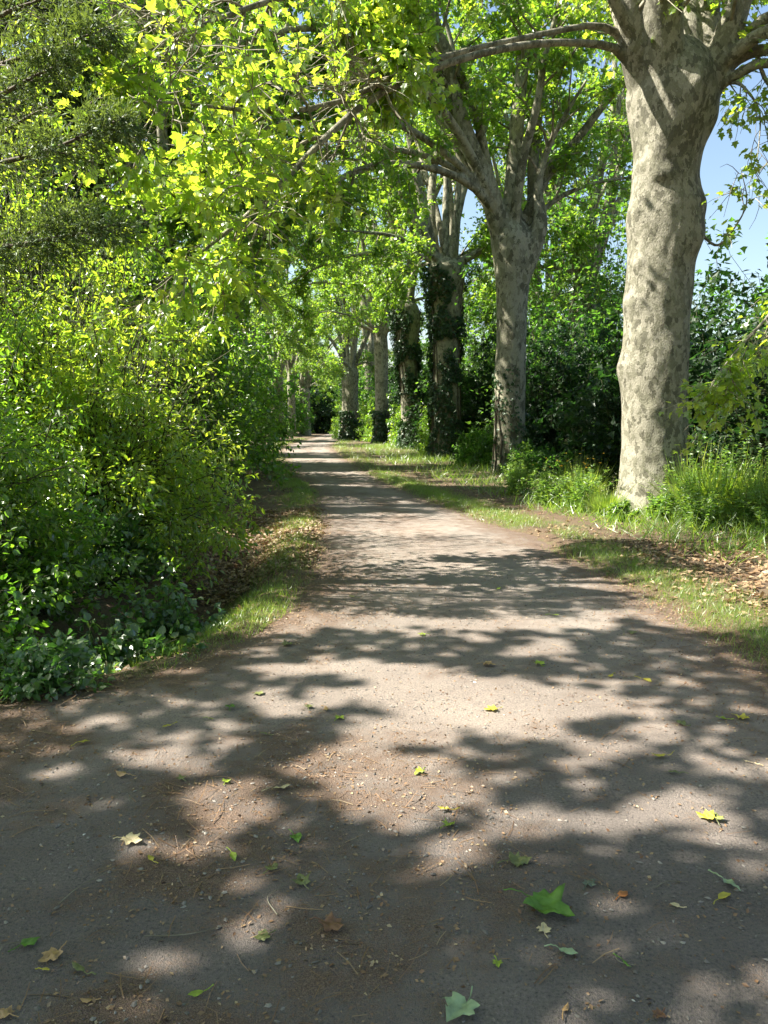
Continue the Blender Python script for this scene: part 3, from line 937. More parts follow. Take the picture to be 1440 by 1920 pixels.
add_limb(limbs, [(980, 430, 23, .09), (1050, 370, 23.2, .07), (1130, 340, 23.4, .05), (1230, 330, 23.6, .02)], n_sec=10, sec_len=(.8, 1.8), start=.3, twigs=6, leaves=7)
far_over = dict(n_sec=24, sec_len=(1.0, 2.4), start=0.35, twigs=11, leaves=22, droop=0.07, up=0.0)
add_limb(limbs, [(930, 390, 22.6, .13), (860, 250, 21.5, .12), (760, 130, 20, .1), (640, 60, 18.5, .08), (520, 60, 17.2, .06), (400, 110, 16.2, .035), (300, 190, 15.4, .012)], **far_over)
add_limb(limbs, [(930, 380, 22.8, .13), (880, 180, 22.2, .12), (780, 0, 21.2, .1), (650, -90, 20, .08), (500, -80, 18.8, .055), (360, -10, 17.8, .03), (260, 80, 17, .012)], **far_over)
add_limb(limbs, [(935, 395, 22.8, .12), (850, 300, 21.6, .1), (740, 230, 20.2, .085), (620, 210, 18.8, .065), (500, 240, 17.6, .045), (400, 310, 16.8, .025), (330, 390, 16.2, .01)], **far_over)
limbs += fan_limbs(rng, at(955, 405, Y2), 0.5, 5, 9.0, (0.2, 0.7), (-.1, 0), **kw)
b2 = at(955, 890, Y2)
tree2 = plane_tree('tall plane tree forking into pale limbs, second from the front of the row', (b2[0], Y2, 0), T2, Y2, limbs, 0.14, 'plane_lo', 22,
           [(at(0, 705, Y2)[2], math.pi, .05, .5, 1.2), (at(0, 440, Y2)[2], .2, .08, .4, .5)], 'plane_bark_far', 'plane_leaf_far', 1.0, 0.05)


def generic_plane(label, Y, prof, seed, lean, leaf=0.165, arch=None, bark='plane_bark_far', n=8, length=14.0):
    rng = np.random.default_rng(seed)
    l, r, y = prof[-1]
    head = at(0.5 * (l + r), y, Y)
    kw = dict(n_sec=11, sec_len=(1.6, 3.8), start=0.3, twigs=12, leaves=15)
    lb = fan_limbs(rng, head, 0.55, n, length, (0.06, 0.42), lean, **kw)
    for d0, ln, r0, dr in (arch or []):
        lb.append(arch_limb(rng, head - np.array([0, 0, 0.3]), d0, ln, r0, dr, n_sec=16, sec_len=(1.0, 2.3), start=0.2, twigs=10, leaves=12, droop=0.07, up=0.0))
    b = at(0.5 * (prof[0][0] + prof[0][1]), prof[0][2], Y)
    return plane_tree(label, (b[0], Y, 0), prof, Y, lb, leaf, 'star', seed, (), bark, 'plane_leaf_far', 1.0, 0.06)


Y3, Y4, Y5, Y6 = 33.0, 44.0, 55.0, 66.0
t3 = generic_plane('dark plane trunk wrapped in ivy, third tree from the front of the row', Y3, [(806, 868, 872), (810, 864, 800), (812, 862, 700), (810, 864, 600), (804, 870, 540), (800, 872, 505), (815, 858, 488)], 31, (-.08, 0),
                   arch=[((-1, -.2, .45), 7, .12, .05), ((-.8, -.9, .5), 7, .11, .05), ((1, -.1, .35), 3.5, .22, -.02), ((.6, .5, .7), 5, .1, .03), ((-.5, .8, .5), 6, .1, .05)])
t4 = generic_plane('plane tree with ivy on its upper trunk and bare grey base, fourth in the row', Y4, [(752, 790, 850), (752, 786, 800), (750, 784, 720), (744, 782, 650), (738, 788, 600), (736, 784, 575), (746, 772, 562)], 32, (-.1, 0),
                   arch=[((-1, -.3, .5), 7, .12, .06), ((-.8, -.7, .6), 7, .11, .05), ((.9, -.3, .5), 5, .1, .05)])
t5 = generic_plane('slender grey plane tree, fifth in the row down the lane', Y5, [(702, 732, 842), (703, 730, 790), (703, 728, 720), (701, 728, 660), (702, 726, 630), (706, 722, 620)], 33, (-.1, 0),
                   arch=[((-1, -.2, .5), 7, .12, .05), ((-.6, -.8, .6), 7, .11, .05), ((.9, -.3, .5), 5, .1, .05)])
t6 = generic_plane('twin-stemmed plane tree at the bend of the lane', Y6, [(638, 676, 836), (640, 674, 790), (641, 672, 740), (640, 672, 700), (644, 668, 685)], 34, (-.05, 0),
                   arch=[((-1, -.3, .7), 8, .12, .05), ((-.3, -.9, .6), 7, .11, .05), ((.9, -.3, .5), 5, .1, .05)], n=10, length=14)

# trees copied down the lane, both sides
FAR_GROUP = 'plane trees at the far end of the lane'


def gz1(x, y):
    return float(ground_z(np.array([x]), np.array([y]))[0])


for src, px, Y, lab, rz, sc in [(t5, 548, 80, 'left of two slim pale trunks above the clipped hedge far down the lane', 2.0, .85),
                                (t6, 573, 88, 'right of two slim pale trunks above the clipped hedge far down the lane', 4.0, .85), (t4, 690, 84, 'plane tree hidden behind the bend on the right of the lane', 2.5, 1.0),
                                (t6, 520, 70, 'plane tree over the dark shrubs left of the far lane', 5.0, .9), (t5, 655, 112, 'plane tree closing the view at the end of the lane', 3.3, 1.05),
                                (t5, 1085, 33, 'slim plane tree standing in the wood between the two nearest trunks of the row', 4.4, 1.0), (t3, 1010, 46, 'plane tree in the wood behind the second trunk', 1.9, 1.0),
                                (t5, 304, 26, 'plane tree on the left of the lane behind the bushes, nearer of two', 2.2, .9), (t3, 436, 34, 'plane tree on the left of the lane behind the bushes, farther of two', 5.1, .9),
                                (t4, 480, 54, 'plane tree arching in from the left of the middle lane', 0.7, .9)]:
    x = (px - 720) / F_PX * Y
    copy_tree(src, lab, (x, Y, gz1(x, Y) - 0.05), rz, sc, FAR_GROUP)


copy_tree(tree2, 'plane tree of the same row beside the camera, its crown above the foreground', (6.4, 3.2, 0), 2.6, 1.0, None)


copy_tree(tree2, 'plane tree of the same row behind the camera', (7.2, -7.5, 0), 0.6, 1.0, None)
copy_tree(t3, 'plane tree behind the camera on the left of the road', (-8.5, -9, 0), 1.6, 1.0, None)
copy_tree(t4, 'plane tree far behind the camera across the road', (-1.0, -17, 0), 0.2, 1.0, None)


# ------------------------------------------------------------------ bushes and woodland
def bush_thing(name, label, cat, base, R, H, seed, shoots=140, leaf=0.07, per=34, shape='oval', mat='bush_leaf', group=None, tone=0.5, arch=0.5, hollow=0.35, prune=False, stem_r=0.009, lean=(0, 0), nrm_rand=0.6):
    """many arching shoots from one root, leaves on the outer part of each"""
    rng = np.random.default_rng(seed)
    root = thing(name, label, cat, base, group)
    base = np.asarray(base, float)
    mbs, crown = MB(), Crown()
    pp, tt, nn, ss, rr = [], [], [], [], []
    for k in range(shoots):
        a = rng.uniform(0, 2 * math.pi)
        e = rng.uniform(0.0, 1.0)
        rad = math.sqrt(1 - e * e) if rng.random() < 0.75 else rng.uniform(0, 1)
        f = rng.uniform(0.62, 1.06) * (1 + 0.16 * math.sin(3 * a + seed) + 0.1 * math.sin(5 * a + 2 * seed))
        end = base + np.array([math.cos(a) * rad * R[0] * f + lean[0] * e, math.sin(a) * rad * R[1] * f + lean[1] * e, e * H * f + 0.05])
        b0 = base + np.array([rng.normal() * 0.12 * R[0], rng.normal() * 0.12 * R[1], 0])
        mid = b0 * 0.45 + end * 0.55 + np.array([0, 0, arch * H * 0.25 * rng.random() * rad])
        tipv = end + np.array([math.cos(a) * .12 * R[0], math.sin(a) * .12 * R[1], -0.10 * H * rad * arch])
        P = smooth_path([b0, mid, end, tipv], 10)
        P[1:] += rng.normal(size=(9, 3)) * 0.02 * H
        tube(mbs, P, np.linspace(stem_r, stem_r * 0.25, 10), 4, 0)
        n = per
        u = hollow + (1 - hollow) * rng.random(n) ** 0.75
        x = u * 9 * 0.999
        i = x.astype(int)
        fr_ = (x - i)[:, None]
        p = P[i] * (1 - fr_) + P[i + 1] * fr_
        d = unit(P[i + 1] - P[i])
        o = rdir(n, rng)
        o = unit(o - d * np.sum(o * d, 1, keepdims=True))
        p = p + o * rng.random((n, 1)) * (0.06 + 0.05 * H) 
        pp.append(p)
        tt.append(unit(o * 0.8 + d * 0.6 + np.array([0, 0, -0.25]) + rng.normal(size=(n, 3)) * 0.25))
        nn.append(np.array([0, 0, 1.0]) + o * 0.3 + rng.normal(size=(n, 3)) * nrm_rand)
        ss.append(leaf * rng.uniform(0.55, 1.2, n))
        rr.append(np.clip(tone + rng.normal() * 0.12 + rng.normal(size=n) * 0.18, 0, 1))
    p = np.concatenate(pp)
    ok = keep(p, rng, *prune) if prune else np.ones(len(p), bool)
    ok &= p[:, 2] > ground_z(p[:, 0], p[:, 1]) + 0.01
    mbc = MB()
    leaf_cloud(mbc, p[ok], np.concatenate(tt)[ok], np.concatenate(nn)[ok], np.concatenate(ss)[ok], shape, np.concatenate(rr)[ok])
    mbs.build('stem', M['stem'], root, base)
    mbc.build('foliage', M[mat], root, base)
    return root


def gp(x, y):
    return (x, y, gz1(x, y))


LB = 'shrubs along the left side of the lane'
elder = bush_thing('elder_bush', 'big rounded elder bush bulging towards the lane on the left, in full leaf', 'bush', gp(-3.45, 8.7), (1.85, 1.7), 3.05, 41, 420, 0.074, 110, 'oval', 'bush_leaf', LB, 0.74, prune=(.5, .8))
bush_thing('privet_bush', 'dark glossy bush at the left edge above the ditch', 'bush', gp(-3.75, 6.1), (1.45, 1.3), 2.3, 42, 320, 0.058, 100, 'oval', 'bush_leaf', LB, 0.5, prune=(.5, .6))
bush_thing('elder_shrub', 'tall bright green elder behind the dark ditch bush at the left', 'bush', gp(-5.0, 9.6), (1.8, 1.9), 5.3, 43, 420, 0.082, 110, 'oval', 'bush_leaf', LB, 0.8, prune=(.6, .6))
bush_thing('elder_shrub', 'tall sunlit shrub rising behind the big rounded elder', 'bush', gp(-4.9, 12.8), (1.7, 1.7), 4.4, 44, 360, 0.085, 110, 'oval', 'bush_leaf', LB, 0.7, prune=(.6, .85))
bush_thing('hazel_bush', 'dark green bush just past the big elder on the left verge', 'bush', gp(-4.6, 16.4), (1.9, 2.2), 4.6, 45, 260, 0.10, 48, 'round', 'bush_leaf', LB, 0.4, prune=(.4, .85))
bush_thing('hazel_bush', 'shaded bush on the left verge halfway to the bend', 'bush', gp(-5.1, 22), (2.1, 2.5), 5.4, 46, 240, 0.13, 46, 'round', 'bush_leaf', LB, 0.3)
bush_thing('hazel_bush', 'tall dark bush on the left where the lane starts to bend', 'bush', gp(-6.4, 28.5), (2.4, 2.8), 6.0, 47, 230, 0.15, 44, 'round', 'bush_leaf', LB, 0.3)
bush_thing('hazel_bush', 'deep green bush left of the bend in front of the clipped hedge', 'bush', gp(-8.6, 37), (2.6, 3.2), 6.4, 48, 220, 0.18, 42, 'round', 'bush_leaf', LB, 0.3)
bush_thing('hazel_bush', 'broad bush on the outside of the bend on the left', 'bush', gp(-11.2, 48), (3.2, 4), 7, 49, 210, 0.22, 40, 'round', 'bush_leaf', LB, 0.38)
bush_thing('clipped_hedge', 'low rounded hedge at the foot of the pale trunks left of the far lane', 'hedge', gp(-10.2, 62), (2.2, 4.5), 2.6, 50, 200, 0.14, 40, 'oval', 'bush_leaf', None, 0.5)
bush_thing('clipped_hedge', 'long low hedge beside the last stretch of lane', 'hedge', gp(-10.9, 84), (2.6, 8), 2.6, 51, 220, 0.18, 40, 'oval', 'bush_leaf', None, 0.35)
for k, (x, y, R_, h, lab) in enumerate([(-8.6, 20.5, 2.6, 9.5, 'tall leafy tree behind the bushes on the left, nearest of its row'), (-9.5, 27, 3.2, 11, 'tall leafy tree left of the lane halfway to the bend'), (-12.5, 36, 4, 12, 'broad leafy tree left of the bend'), (-6.8, 14.0, 1.9, 7.2, 'slim leafy tree between the elder and the dark cypress')]):
    bush_thing('woodland_tree', lab, 'tree', gp(x, y), (R_, R_), h, 140 + k, 330, .17, 60, 'star', 'plane_leaf_far', 'leafy trees on the left', .45, hollow=.2, prune=(.75, .7), stem_r=.03)
# low growth by the ditch
bush_thing('bramble', 'low bramble with pale leaves spilling over the ditch edge at the left', 'bramble', gp(-2.0, 5.35), (0.75, 0.55), 0.50, 52, 120, 0.062, 26, 'round', 'bramble_leaf', 'brambles along the ditch', 0.6, hollow=0.2, stem_r=0.004)
bush_thing('bramble', 'bramble tuft right of the ditch below the big elder', 'bramble', gp(-1.75, 6.1), (0.5, 0.5), 0.55, 53, 90, 0.062, 24, 'round', 'bramble_leaf', 'brambles along the ditch', 0.5, hollow=0.2, stem_r=0.004)
bush_thing('bramble', 'small bramble at the lower left edge beside the gravel', 'bramble', gp(-2.15, 4.5), (0.42, 0.3), 0.30, 54, 60, 0.055, 20, 'round', 'bramble_leaf', 'brambles along the ditch', 0.4, hollow=0.2, stem_r=0.004)
bush_thing('bramble', 'dark bramble down in the ditch at the left edge', 'bramble', gp(-3.0, 5.0), (0.8, 0.6), 0.75, 56, 130, 0.06, 30, 'round', 'bush_leaf', 'brambles along the ditch', 0.2, hollow=0.1, stem_r=0.004)
bush_thing('bramble', 'dark bramble under the glossy bush beyond the ditch', 'bramble', gp(-2.9, 6.2), (0.9, 0.7), 1.0, 57, 130, 0.06, 30, 'round', 'bush_leaf', 'brambles along the ditch', 0.2, hollow=0.1, stem_r=0.004)
bush_thing('bramble', 'bramble at the foot of the big elder along the leaf litter', 'bramble', gp(-2.65, 7.4), (0.6, 0.7), 0.8, 55, 110, 0.07, 28, 'round', 'bramble_leaf', 'brambles along the ditch', 0.35, hollow=0.2, stem_r=0.005)

# right-hand wood behind the planes
RW = 'shrubs and small trees behind the plane row'
specs = [(8.2, 14.5, 2.6, 2.4, 4.6, 'dark leafy shrub behind the nearest plane trunk'), (6.6, 18.2, 2.1, 2.1, 4.2, 'dark shrub between the two nearest plane trunks'),
         (9.8, 19.5, 2.8, 2.6, 6.4, 'tall blue-green tree behind the gap between the nearest planes'), (12.2, 16.5, 3.0, 2.6, 5.6, 'leafy tree at the right edge behind the tall grass'),
         (5.8, 26, 2.0, 2.4, 4.6, 'shaded shrub behind the second plane trunk'), (9.0, 28, 3.0, 3.0, 7.8, 'tall leafy tree behind the second plane'), (5.0, 34.5, 2.0, 2.6, 4.6, 'dark shrub beside the ivy covered trunk'),
         (8.4, 37, 3.0, 3.2, 8.0, 'leafy tree behind the ivy covered trunk'), (3.6, 43, 2.0, 3, 4.4, 'shrub right of the fourth plane'), (6.6, 50, 3.2, 3.6, 8.6, 'leafy tree behind the fourth plane'),
         (2.4, 53, 2.0, 3.2, 4.4, 'shrub behind the slender fifth plane'), (1.2, 62, 2.4, 4, 5, 'shrub between the fifth plane and the bend'), (13.5, 24, 3.4, 3.2, 6.6, 'broad tree in the wood right of the nearest trunk'),
         (7.8, 30, 4.0, 3.6, 17, 'tall sparse tree in the wood between the two nearest planes'), (11.0, 40, 4.2, 4, 13, 'tall tree far behind the gap right of the second plane'), (5.6, 42, 3.2, 3.4, 12.5, 'tall tree behind the left side of the second plane'), (3.8, 72, 4, 5, 10, 'tall leafy tree in the wood past the bend'), (-1.5, 78, 3, 5, 6.4, 'shrub behind the twin-stemmed plane')]
for k, (x, y, rx_, ry_, h, lab) in enumerate(specs):
    bush_thing('woodland_tree' if h > 5.5 else 'woodland_shrub', lab, 'tree' if h > 5.5 else 'shrub', gp(x, y), (rx_, ry_), h, 60 + k, 260 if h < 5.5 else 150, 0.125 + 0.0026 * y, 44, 'star', 'wood_leaf' if h > 5.5 else 'shade_toned_leaf', RW, 0.45 if y < 30 else 0.6, hollow=0.15 if h < 5.5 else 0.3, prune=False)
for k, (x, y, rx_, ry_, h, lab) in enumerate([(3.5, 27.5, 1.0, 2.2, 1.3, 'low undergrowth between the second plane and the ivy covered trunk'), (2.7, 38, 1.0, 2.6, 2.2, 'undergrowth between the third and fourth planes'), (1.35, 48.5, 1.1, 3, 2.8, 'undergrowth between the fourth and fifth planes'),
                                               (-.6, 60, 1.3, 3, 3.2, 'undergrowth before the twin-stemmed plane'), (-3.4, 73, 1.6, 4, 3.4, 'undergrowth behind the twin-stemmed plane'), (4.3, 22.5, .9, 1.2, .8, 'dark low undergrowth at the foot of the second plane')]):
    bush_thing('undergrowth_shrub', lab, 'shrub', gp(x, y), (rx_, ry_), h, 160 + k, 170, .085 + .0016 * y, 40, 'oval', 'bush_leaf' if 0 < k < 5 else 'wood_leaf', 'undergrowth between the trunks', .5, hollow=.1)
# end of the lane
for k, (px, Y, R_, h, lab) in enumerate([(640, 118, 6, 9, 'dark bush closing the end of the lane'), (560, 112, 7, 11, 'bright leafy tree left of the end of the lane'), (700, 104, 6, 10, 'leafy tree right of the end of the lane'), (640, 128, 9, 13, 'dark mass of leaves beyond the end of the lane'), (572, 101, 4.5, 7.5, 'shaded bush where the lane disappears'), (470, 84, 6, 11, 'dense tree behind the far left hedge'), (420, 62, 5, 10, 'dense tree behind the bushes left of the bend')]):
    x = (px - 720) / F_PX * Y
    bush_thing('woodland_tree', lab, 'tree', gp(x, Y), (R_, R_), h, 90 + k, 220, 0.42, 46, 'star', ('wood_leaf', 'plane_leaf_far', 'shade_toned_leaf', 'shade_toned_leaf', 'shade_toned_leaf', 'wood_leaf', 'wood_leaf')[k], 'trees around the end of the lane', 0.6, hollow=0.2)

# ------------------------------------------------------------------ conifers on the left
def conifer(label, base, H, seed, branches, trunk_r=0.22, sprig=0.055, dens=1.0, tone=0.5, prune=(0.8, 0.9), group='conifers on the left'):
    rng = np.random.default_rng(seed)
    root = thing('cypress_tree', label, 'conifer', base, group)
    base = np.asarray(base, float)
    mbt = MB()
    zz = np.linspace(-0.2, H, 24)
    tube(mbt, np.stack([base[0] + 0.05 * np.sin(zz), base[1] + 0 * zz, base[2] + zz], -1), np.linspace(trunk_r, 0.03, 24), 14, 0, 0.12)
    mbt.build('trunk', M['dark_bark'], root, base)
    pp, tt, nn, ss, rr = [], [], [], [], []
    for P, R, kw in branches:
        mbl = MB()
        tube(mbl, P, R, 7, 0, 0.1)
        n = len(P)
        T = unit(np.gradient(P, axis=0))
        L = np.linalg.norm(P[-1] - P[0])
        m_ = int(kw.get('n', 44) * dens)
        for s in range(m_):
            u = kw.get('start', 0.15) + (1 - kw.get('start', 0.15)) * (s + rng.random()) / m_
            i = min(int(u * (n - 1)), n - 2)
            h = np.cross(T[i], [0, 0, 1.0])
            h = unit(h) * (1 if s % 2 else -1)
            d0 = unit(T[i] * 0.75 + h * 0.8 + rng.normal(size=3) * 0.25 + np.array([0, 0, 0.02]))
            B = side_branch(rng, P[i], d0, kw.get('len', 0.55) * rng.uniform(.6, 1.2) * (1.25 - 0.7 * u), 0.05, 6, 0.12)
            tube(mbl, B, np.linspace(0.006, 0.002, len(B)), 3, 0)
            # sprigs off the twig, sprays of scales off each sprig
            for k in range(int(13 * dens)):
                j = min(int(rng.random() * (len(B) - 1)), len(B) - 2)
                bd = unit(B[j + 1] - B[j])
                sd = unit(bd * 0.8 + rdir(1, rng)[0] * 0.75 + np.array([0, 0, -0.05]))
                q0 = B[j] + (B[j + 1] - B[j]) * rng.random()
                cnt = 9
                w = rng.random(cnt)
                p = q0 + sd * (w[:, None] * kw.get('spr', 0.16))
                o = rdir(cnt, rng)
                pp.append(p)
                tt.append(unit(sd * 0.9 + o * 0.5))
                nn.append(rdir(cnt, rng) + np.array([0, 0, 0.5]))
                ss.append(sprig * rng.uniform(0.6, 1.2, cnt))
                rr.append(np.clip(tone + rng.normal() * 0.15 + rng.normal(size=cnt) * 0.15, 0, 1))
        mbl.build('branch', M['dark_bark'], root, base)
    mbc = MB()
    p = np.concatenate(pp)
    ok = keep(p, rng, *prune)
    leaf_cloud(mbc, p[ok], np.concatenate(tt)[ok], np.concatenate(nn)[ok], np.concatenate(ss)[ok], 'sprig', np.concatenate(rr)[ok])
    mbc.build('foliage', M['conifer_leaf'], root, base)
    print('conifer', len(p))
    return root


def pxb(pts, **kw):
    P, R = px_path(pts, 16)
    return (P, R, kw)


near = [pxb([(-420, 260, 7.6, .05), (-150, 180, 7.2, .035), (0, 122, 7.0, .024), (100, 90, 6.9, .016), (170, 64, 6.8, .008), (215, 52, 6.8, .004)], n=44, len=.42),
        pxb([(-420, 330, 7.6, .05), (-120, 230, 7.2, .03), (0, 178, 7.0, .02), (70, 140, 6.9, .012), (140, 110, 6.8, .006)], n=36, len=.4),
        pxb([(-420, 420, 7.6, .05), (-150, 330, 7.0, .03), (0, 305, 6.7, .022), (80, 285, 6.6, .016), (140, 262, 6.5, .012), (200, 232, 6.5, .007), (235, 222, 6.5, .004)], n=46, len=.4),
        pxb([(-420, 470, 7.6, .05), (-150, 440, 7.0, .035), (0, 462, 6.7, .024), (80, 450, 6.6, .016), (160, 436, 6.5, .010), (230, 415, 6.5, .005)], n=44, len=.38),
        pxb([(-420, 520, 7.6, .05), (-150, 470, 7.2, .03), (0, 455, 7.0, .02), (80, 425, 7.0, .014), (150, 395, 7.0, .008)], n=40, len=.45),
        pxb([(-420, 300, 7.6, .05), (-150, 120, 7.4, .03), (0, 30, 7.2, .02), (60, 5, 7.1, .012), (140, -20, 7.0, .006)], n=36, len=.45),
        pxb([(-420, 360, 7.6, .05), (-150, 330, 8.0, .03), (0, 250, 8.2, .02), (60, 215, 8.2, .012), (90, 200, 8.2, .006)], n=30, len=.4)]
conifer('near cypress reaching in from the left edge with feathery grey-green branches', gp(-6.2, 7.7), 11, 71, near, 0.25, 0.06, 1.3, 0.6, (0.5, 0.45))


def cone_branches(rng, base, H, h0, r_low, r_top, count, n=20, ln=.9):
    out_ = []
    for k in range(count):
        z = h0 + (H - h0) * ((k + rng.random()) / count)
        r = r_low + (r_top - r_low) * (z - h0) / (H - h0)
        a = k * 2.4 + rng.normal() * 0.3
        P, R = limb_from(rng, np.asarray(base) + np.array([0, 0, z]), (math.cos(a), math.sin(a), 0.1), r * rng.uniform(.75, 1.15), 0.05, 8, -0.03, 0.05)
        out_.append((P, R * 0.8, dict(n=n, len=ln, spr=0.3, start=0.1)))
    return out_


rng = np.random.default_rng(77)
for base, H, h0, r, cnt, lab in [((-7.4, 17.5), 14, 2.0, 2.8, 46, 'dark cypress standing behind the elder bushes at the upper left'), ((-9.6, 15.0), 15, 2.0, 2.8, 44, 'dark cypress at the far left behind the near feathery branches'),
                                 ((-8.2, 26.5), 15, 3.0, 3.0, 40, 'dark conifer on the left beyond the other cypresses')]:
    b = gp(*base)
    conifer(lab, b, H, int(H * 10 + base[1]), cone_branches(rng, b, H, h0, r, 0.4, cnt), 0.26, 0.21, 1.15, 0.3, (0.95, 0.95))

# ------------------------------------------------------------------ ivy on the trunks
def ivy(label, trunk_prof, Y, y0, y1, count, seed, leaf=0.11, bulge=0.12):
    rng = np.random.default_rng(seed)
    prof = np.array(trunk_prof, float)
    prof = prof[np.argsort(prof[:, 2])]
    yy = rng.uniform(y0, y1, count)
    l = np.interp(yy, prof[:, 2], prof[:, 0])
    r = np.interp(yy, prof[:, 2], prof[:, 1])
    zc = np.array([at(0, y, Y)[2] for y in yy])
    k = np.array([at(721, y, Y)[0] for y in yy])
    cxx, rad = (0.5 * (l + r) - 720) * k, 0.5 * (r - l) * k
    a = rng.uniform(0, 2 * math.pi, count)
    lump = 0.5 + 0.5 * fbm3(np.stack([np.cos(a) * 1.3, np.sin(a) * 1.3, zc * 1.1], -1), 2)
    okm = lump > 0.43
    rr_ = rad + 0.02 + bulge * np.clip(lump - .25, 0, 1) * rng.random(count) * 3.2
    o = np.stack([np.cos(a), np.sin(a), 0 * a], -1)
    p = np.stack([cxx, np.full(count, Y), zc], -1) + o * rr_[:, None]
    tip = unit(np.array([0, 0, -0.9]) + o * 0.4 + rng.normal(size=(count, 3)) * 0.4)
    nr = o + np.array([0, 0, 0.35]) + rng.normal(size=(count, 3)) * 0.35
    mb = MB()
    p, tip, nr = p[okm], tip[okm], nr[okm]
    b = (float(p[:, 0].mean()), Y, 0)
    leaf_cloud(mb, p, tip, nr, leaf * rng.uniform(.6, 1.2, len(p)), 'plane_lo', np.clip(0.4 + rng.normal(size=len(p)) * .25, 0, 1))
    root = thing('ivy', label, 'ivy', b, 'ivy on the trunks')
    mb.build('foliage', M['ivy_leaf'], root, b)
    mv = MB()
    for s in range(9):
        a0 = rng.uniform(0, 2 * math.pi)
        P = []
        for y in np.linspace(y1, y0, 12):
            kx = at(721, y, Y)[0]
            lx, rx2 = np.interp(y, prof[:, 2], prof[:, 0]), np.interp(y, prof[:, 2], prof[:, 1])
            a0 += rng.normal() * 0.12
            rd = 0.5 * (rx2 - lx) * kx * 1.0 + 0.015
            P.append([(0.5 * (lx + rx2) - 720) * kx + math.cos(a0) * rd, Y + math.sin(a0) * rd, at(0, y, Y)[2]])
        tube(mv, smooth_path(P, 30), np.linspace(.03, .012, 30), 5, 0)
    mv.build('stem', M['dark_bark'], root, b)
    return root


P3 = [(806, 868, 872), (810, 864, 800), (812, 862, 700), (810, 864, 600), (804, 870, 540), (800, 872, 505), (815, 858, 488)]
P4 = [(752, 790, 850), (752, 786, 800), (750, 784, 720), (744, 782, 650), (738, 788, 600), (736, 784, 575), (746, 772, 562)]
P5 = [(702, 732, 842), (703, 730, 790), (703, 728, 720), (701, 728, 660), (702, 726, 630), (706, 722, 620)]
P6 = [(638, 676, 836), (640, 674, 790), (641, 672, 740), (640, 672, 700), (644, 668, 685)]
ivy('dense dark ivy cloaking the third plane trunk from the ground to the fork', P3, Y3, 495, 866, 9500, 81, 0.13, 0.17)
ivy('ivy clothing the upper trunk of the fourth plane', P4, Y4, 568, 740, 5200, 82, 0.15, 0.2)
ivy('ivy with pale sunlit leaves at the foot of the fourth plane', P4, Y4, 790, 850, 2600, 83, 0.15, 0.3)
ivy('ivy round the foot of the slender fifth plane', P5, Y5, 770, 842, 2400, 84, 0.17, 0.2)
ivy('ivy on the foot of the twin-stemmed plane', P6, Y6, 770, 836, 2400, 85, 0.18, 0.2)
ivy('thin ivy on the lower trunk of the second plane', T2, Y2, 690, 890, 900, 86, 0.09, 0.08)

# ------------------------------------------------------------------ verge: grass, weeds, litter
def scatter(n, x0, x1, y0, y1, rng):
    return rng.uniform(x0, x1, n), rng.uniform(y0, y1, n)


def blades(name, pts, h, seed, wid=1.0, mat='grass_blade', tone=0.5, lean=0.5):
    rng = np.random.default_rng(seed)
    n = len(pts)
    tip = unit(np.array([0, 0, 1.0]) + rng.normal(size=(n, 3)) * lean * np.array([1, 1, .2]))
    nr = rng.normal(size=(n, 3)) * np.array([1, 1, .1]) - np.array([0, 0, 0.2])
    mb = MB()
    leaf_cloud(mb, pts, tip, nr, h * rng.uniform(.5, 1.3, n), 'blade', np.clip(tone + rng.normal(size=n) * .25, 0, 1))
    return tag(mb.build(name, M[mat]), kind='stuff')


rng = np.random.default_rng(101)


def zone(n, x0, x1, y0, y1, fn):
    x, y = scatter(n, x0, x1, y0, y1, rng)
    k = rng.random(n) < fn(x, y)
    x, y = x[k], y[k]
    return np.stack([x, y, ground_z(x, y) - 0.005], -1)


def strip_right(x, y):
    d = x - right_edge(y)
    return np.exp(-((d - 0.42) / 0.38) ** 2) * sstep(0.22, 0.5, 0.5 + 0.5 * fbm2(x * 1.3, y * 0.9 + 3, 3))


def strip_left(x, y):
    d = left_edge(y) - x
    near_ = np.exp(-((d - 0.42) / 0.34) ** 2) * sstep(0.36, 0.6, 0.5 + 0.5 * fbm2(x * 1.3 + 7, y * 0.9, 3))
    patch = np.exp(-((x + 1.15) / 0.5) ** 2 - ((y - 6.2) / 1.3) ** 2) * 1.2
    return np.clip(np.maximum(near_ * (y > 8.2), patch * (d > 0.02)), 0, 1)


g1 = zone(420000, -1, 5.5, 4.0, 24, strip_right)
g2 = zone(260000, -4, 0.2, 4.0, 24, strip_left)
g3 = zone(90000, -8, 3, 24, 70, lambda x, y: np.maximum(np.exp(-((x - right_edge(y) - 0.6) / 0.5) ** 2), np.exp(-((left_edge(y) - x - 0.6) / 0.5) ** 2)) * 0.8)
blades('short_grass', np.vstack([g1, g2]), 0.085, 102, tone=0.42)
blades('verge_grass', g3, 0.16, 103, tone=0.45)
# rough grass further from the road on the right
g4 = zone(230000, -4, 10, 8, 50, lambda x, y: sstep(1.1, 1.8, x - right_edge(y)) * np.where(y < 15.5, 0.6, 0.25) * sstep(0.3, 0.55, 0.5 + 0.5 * fbm2(x * 0.8 + 3, y * 0.8, 3)))
blades('rough_grass', g4, 0.30, 104, tone=0.3, lean=0.7)

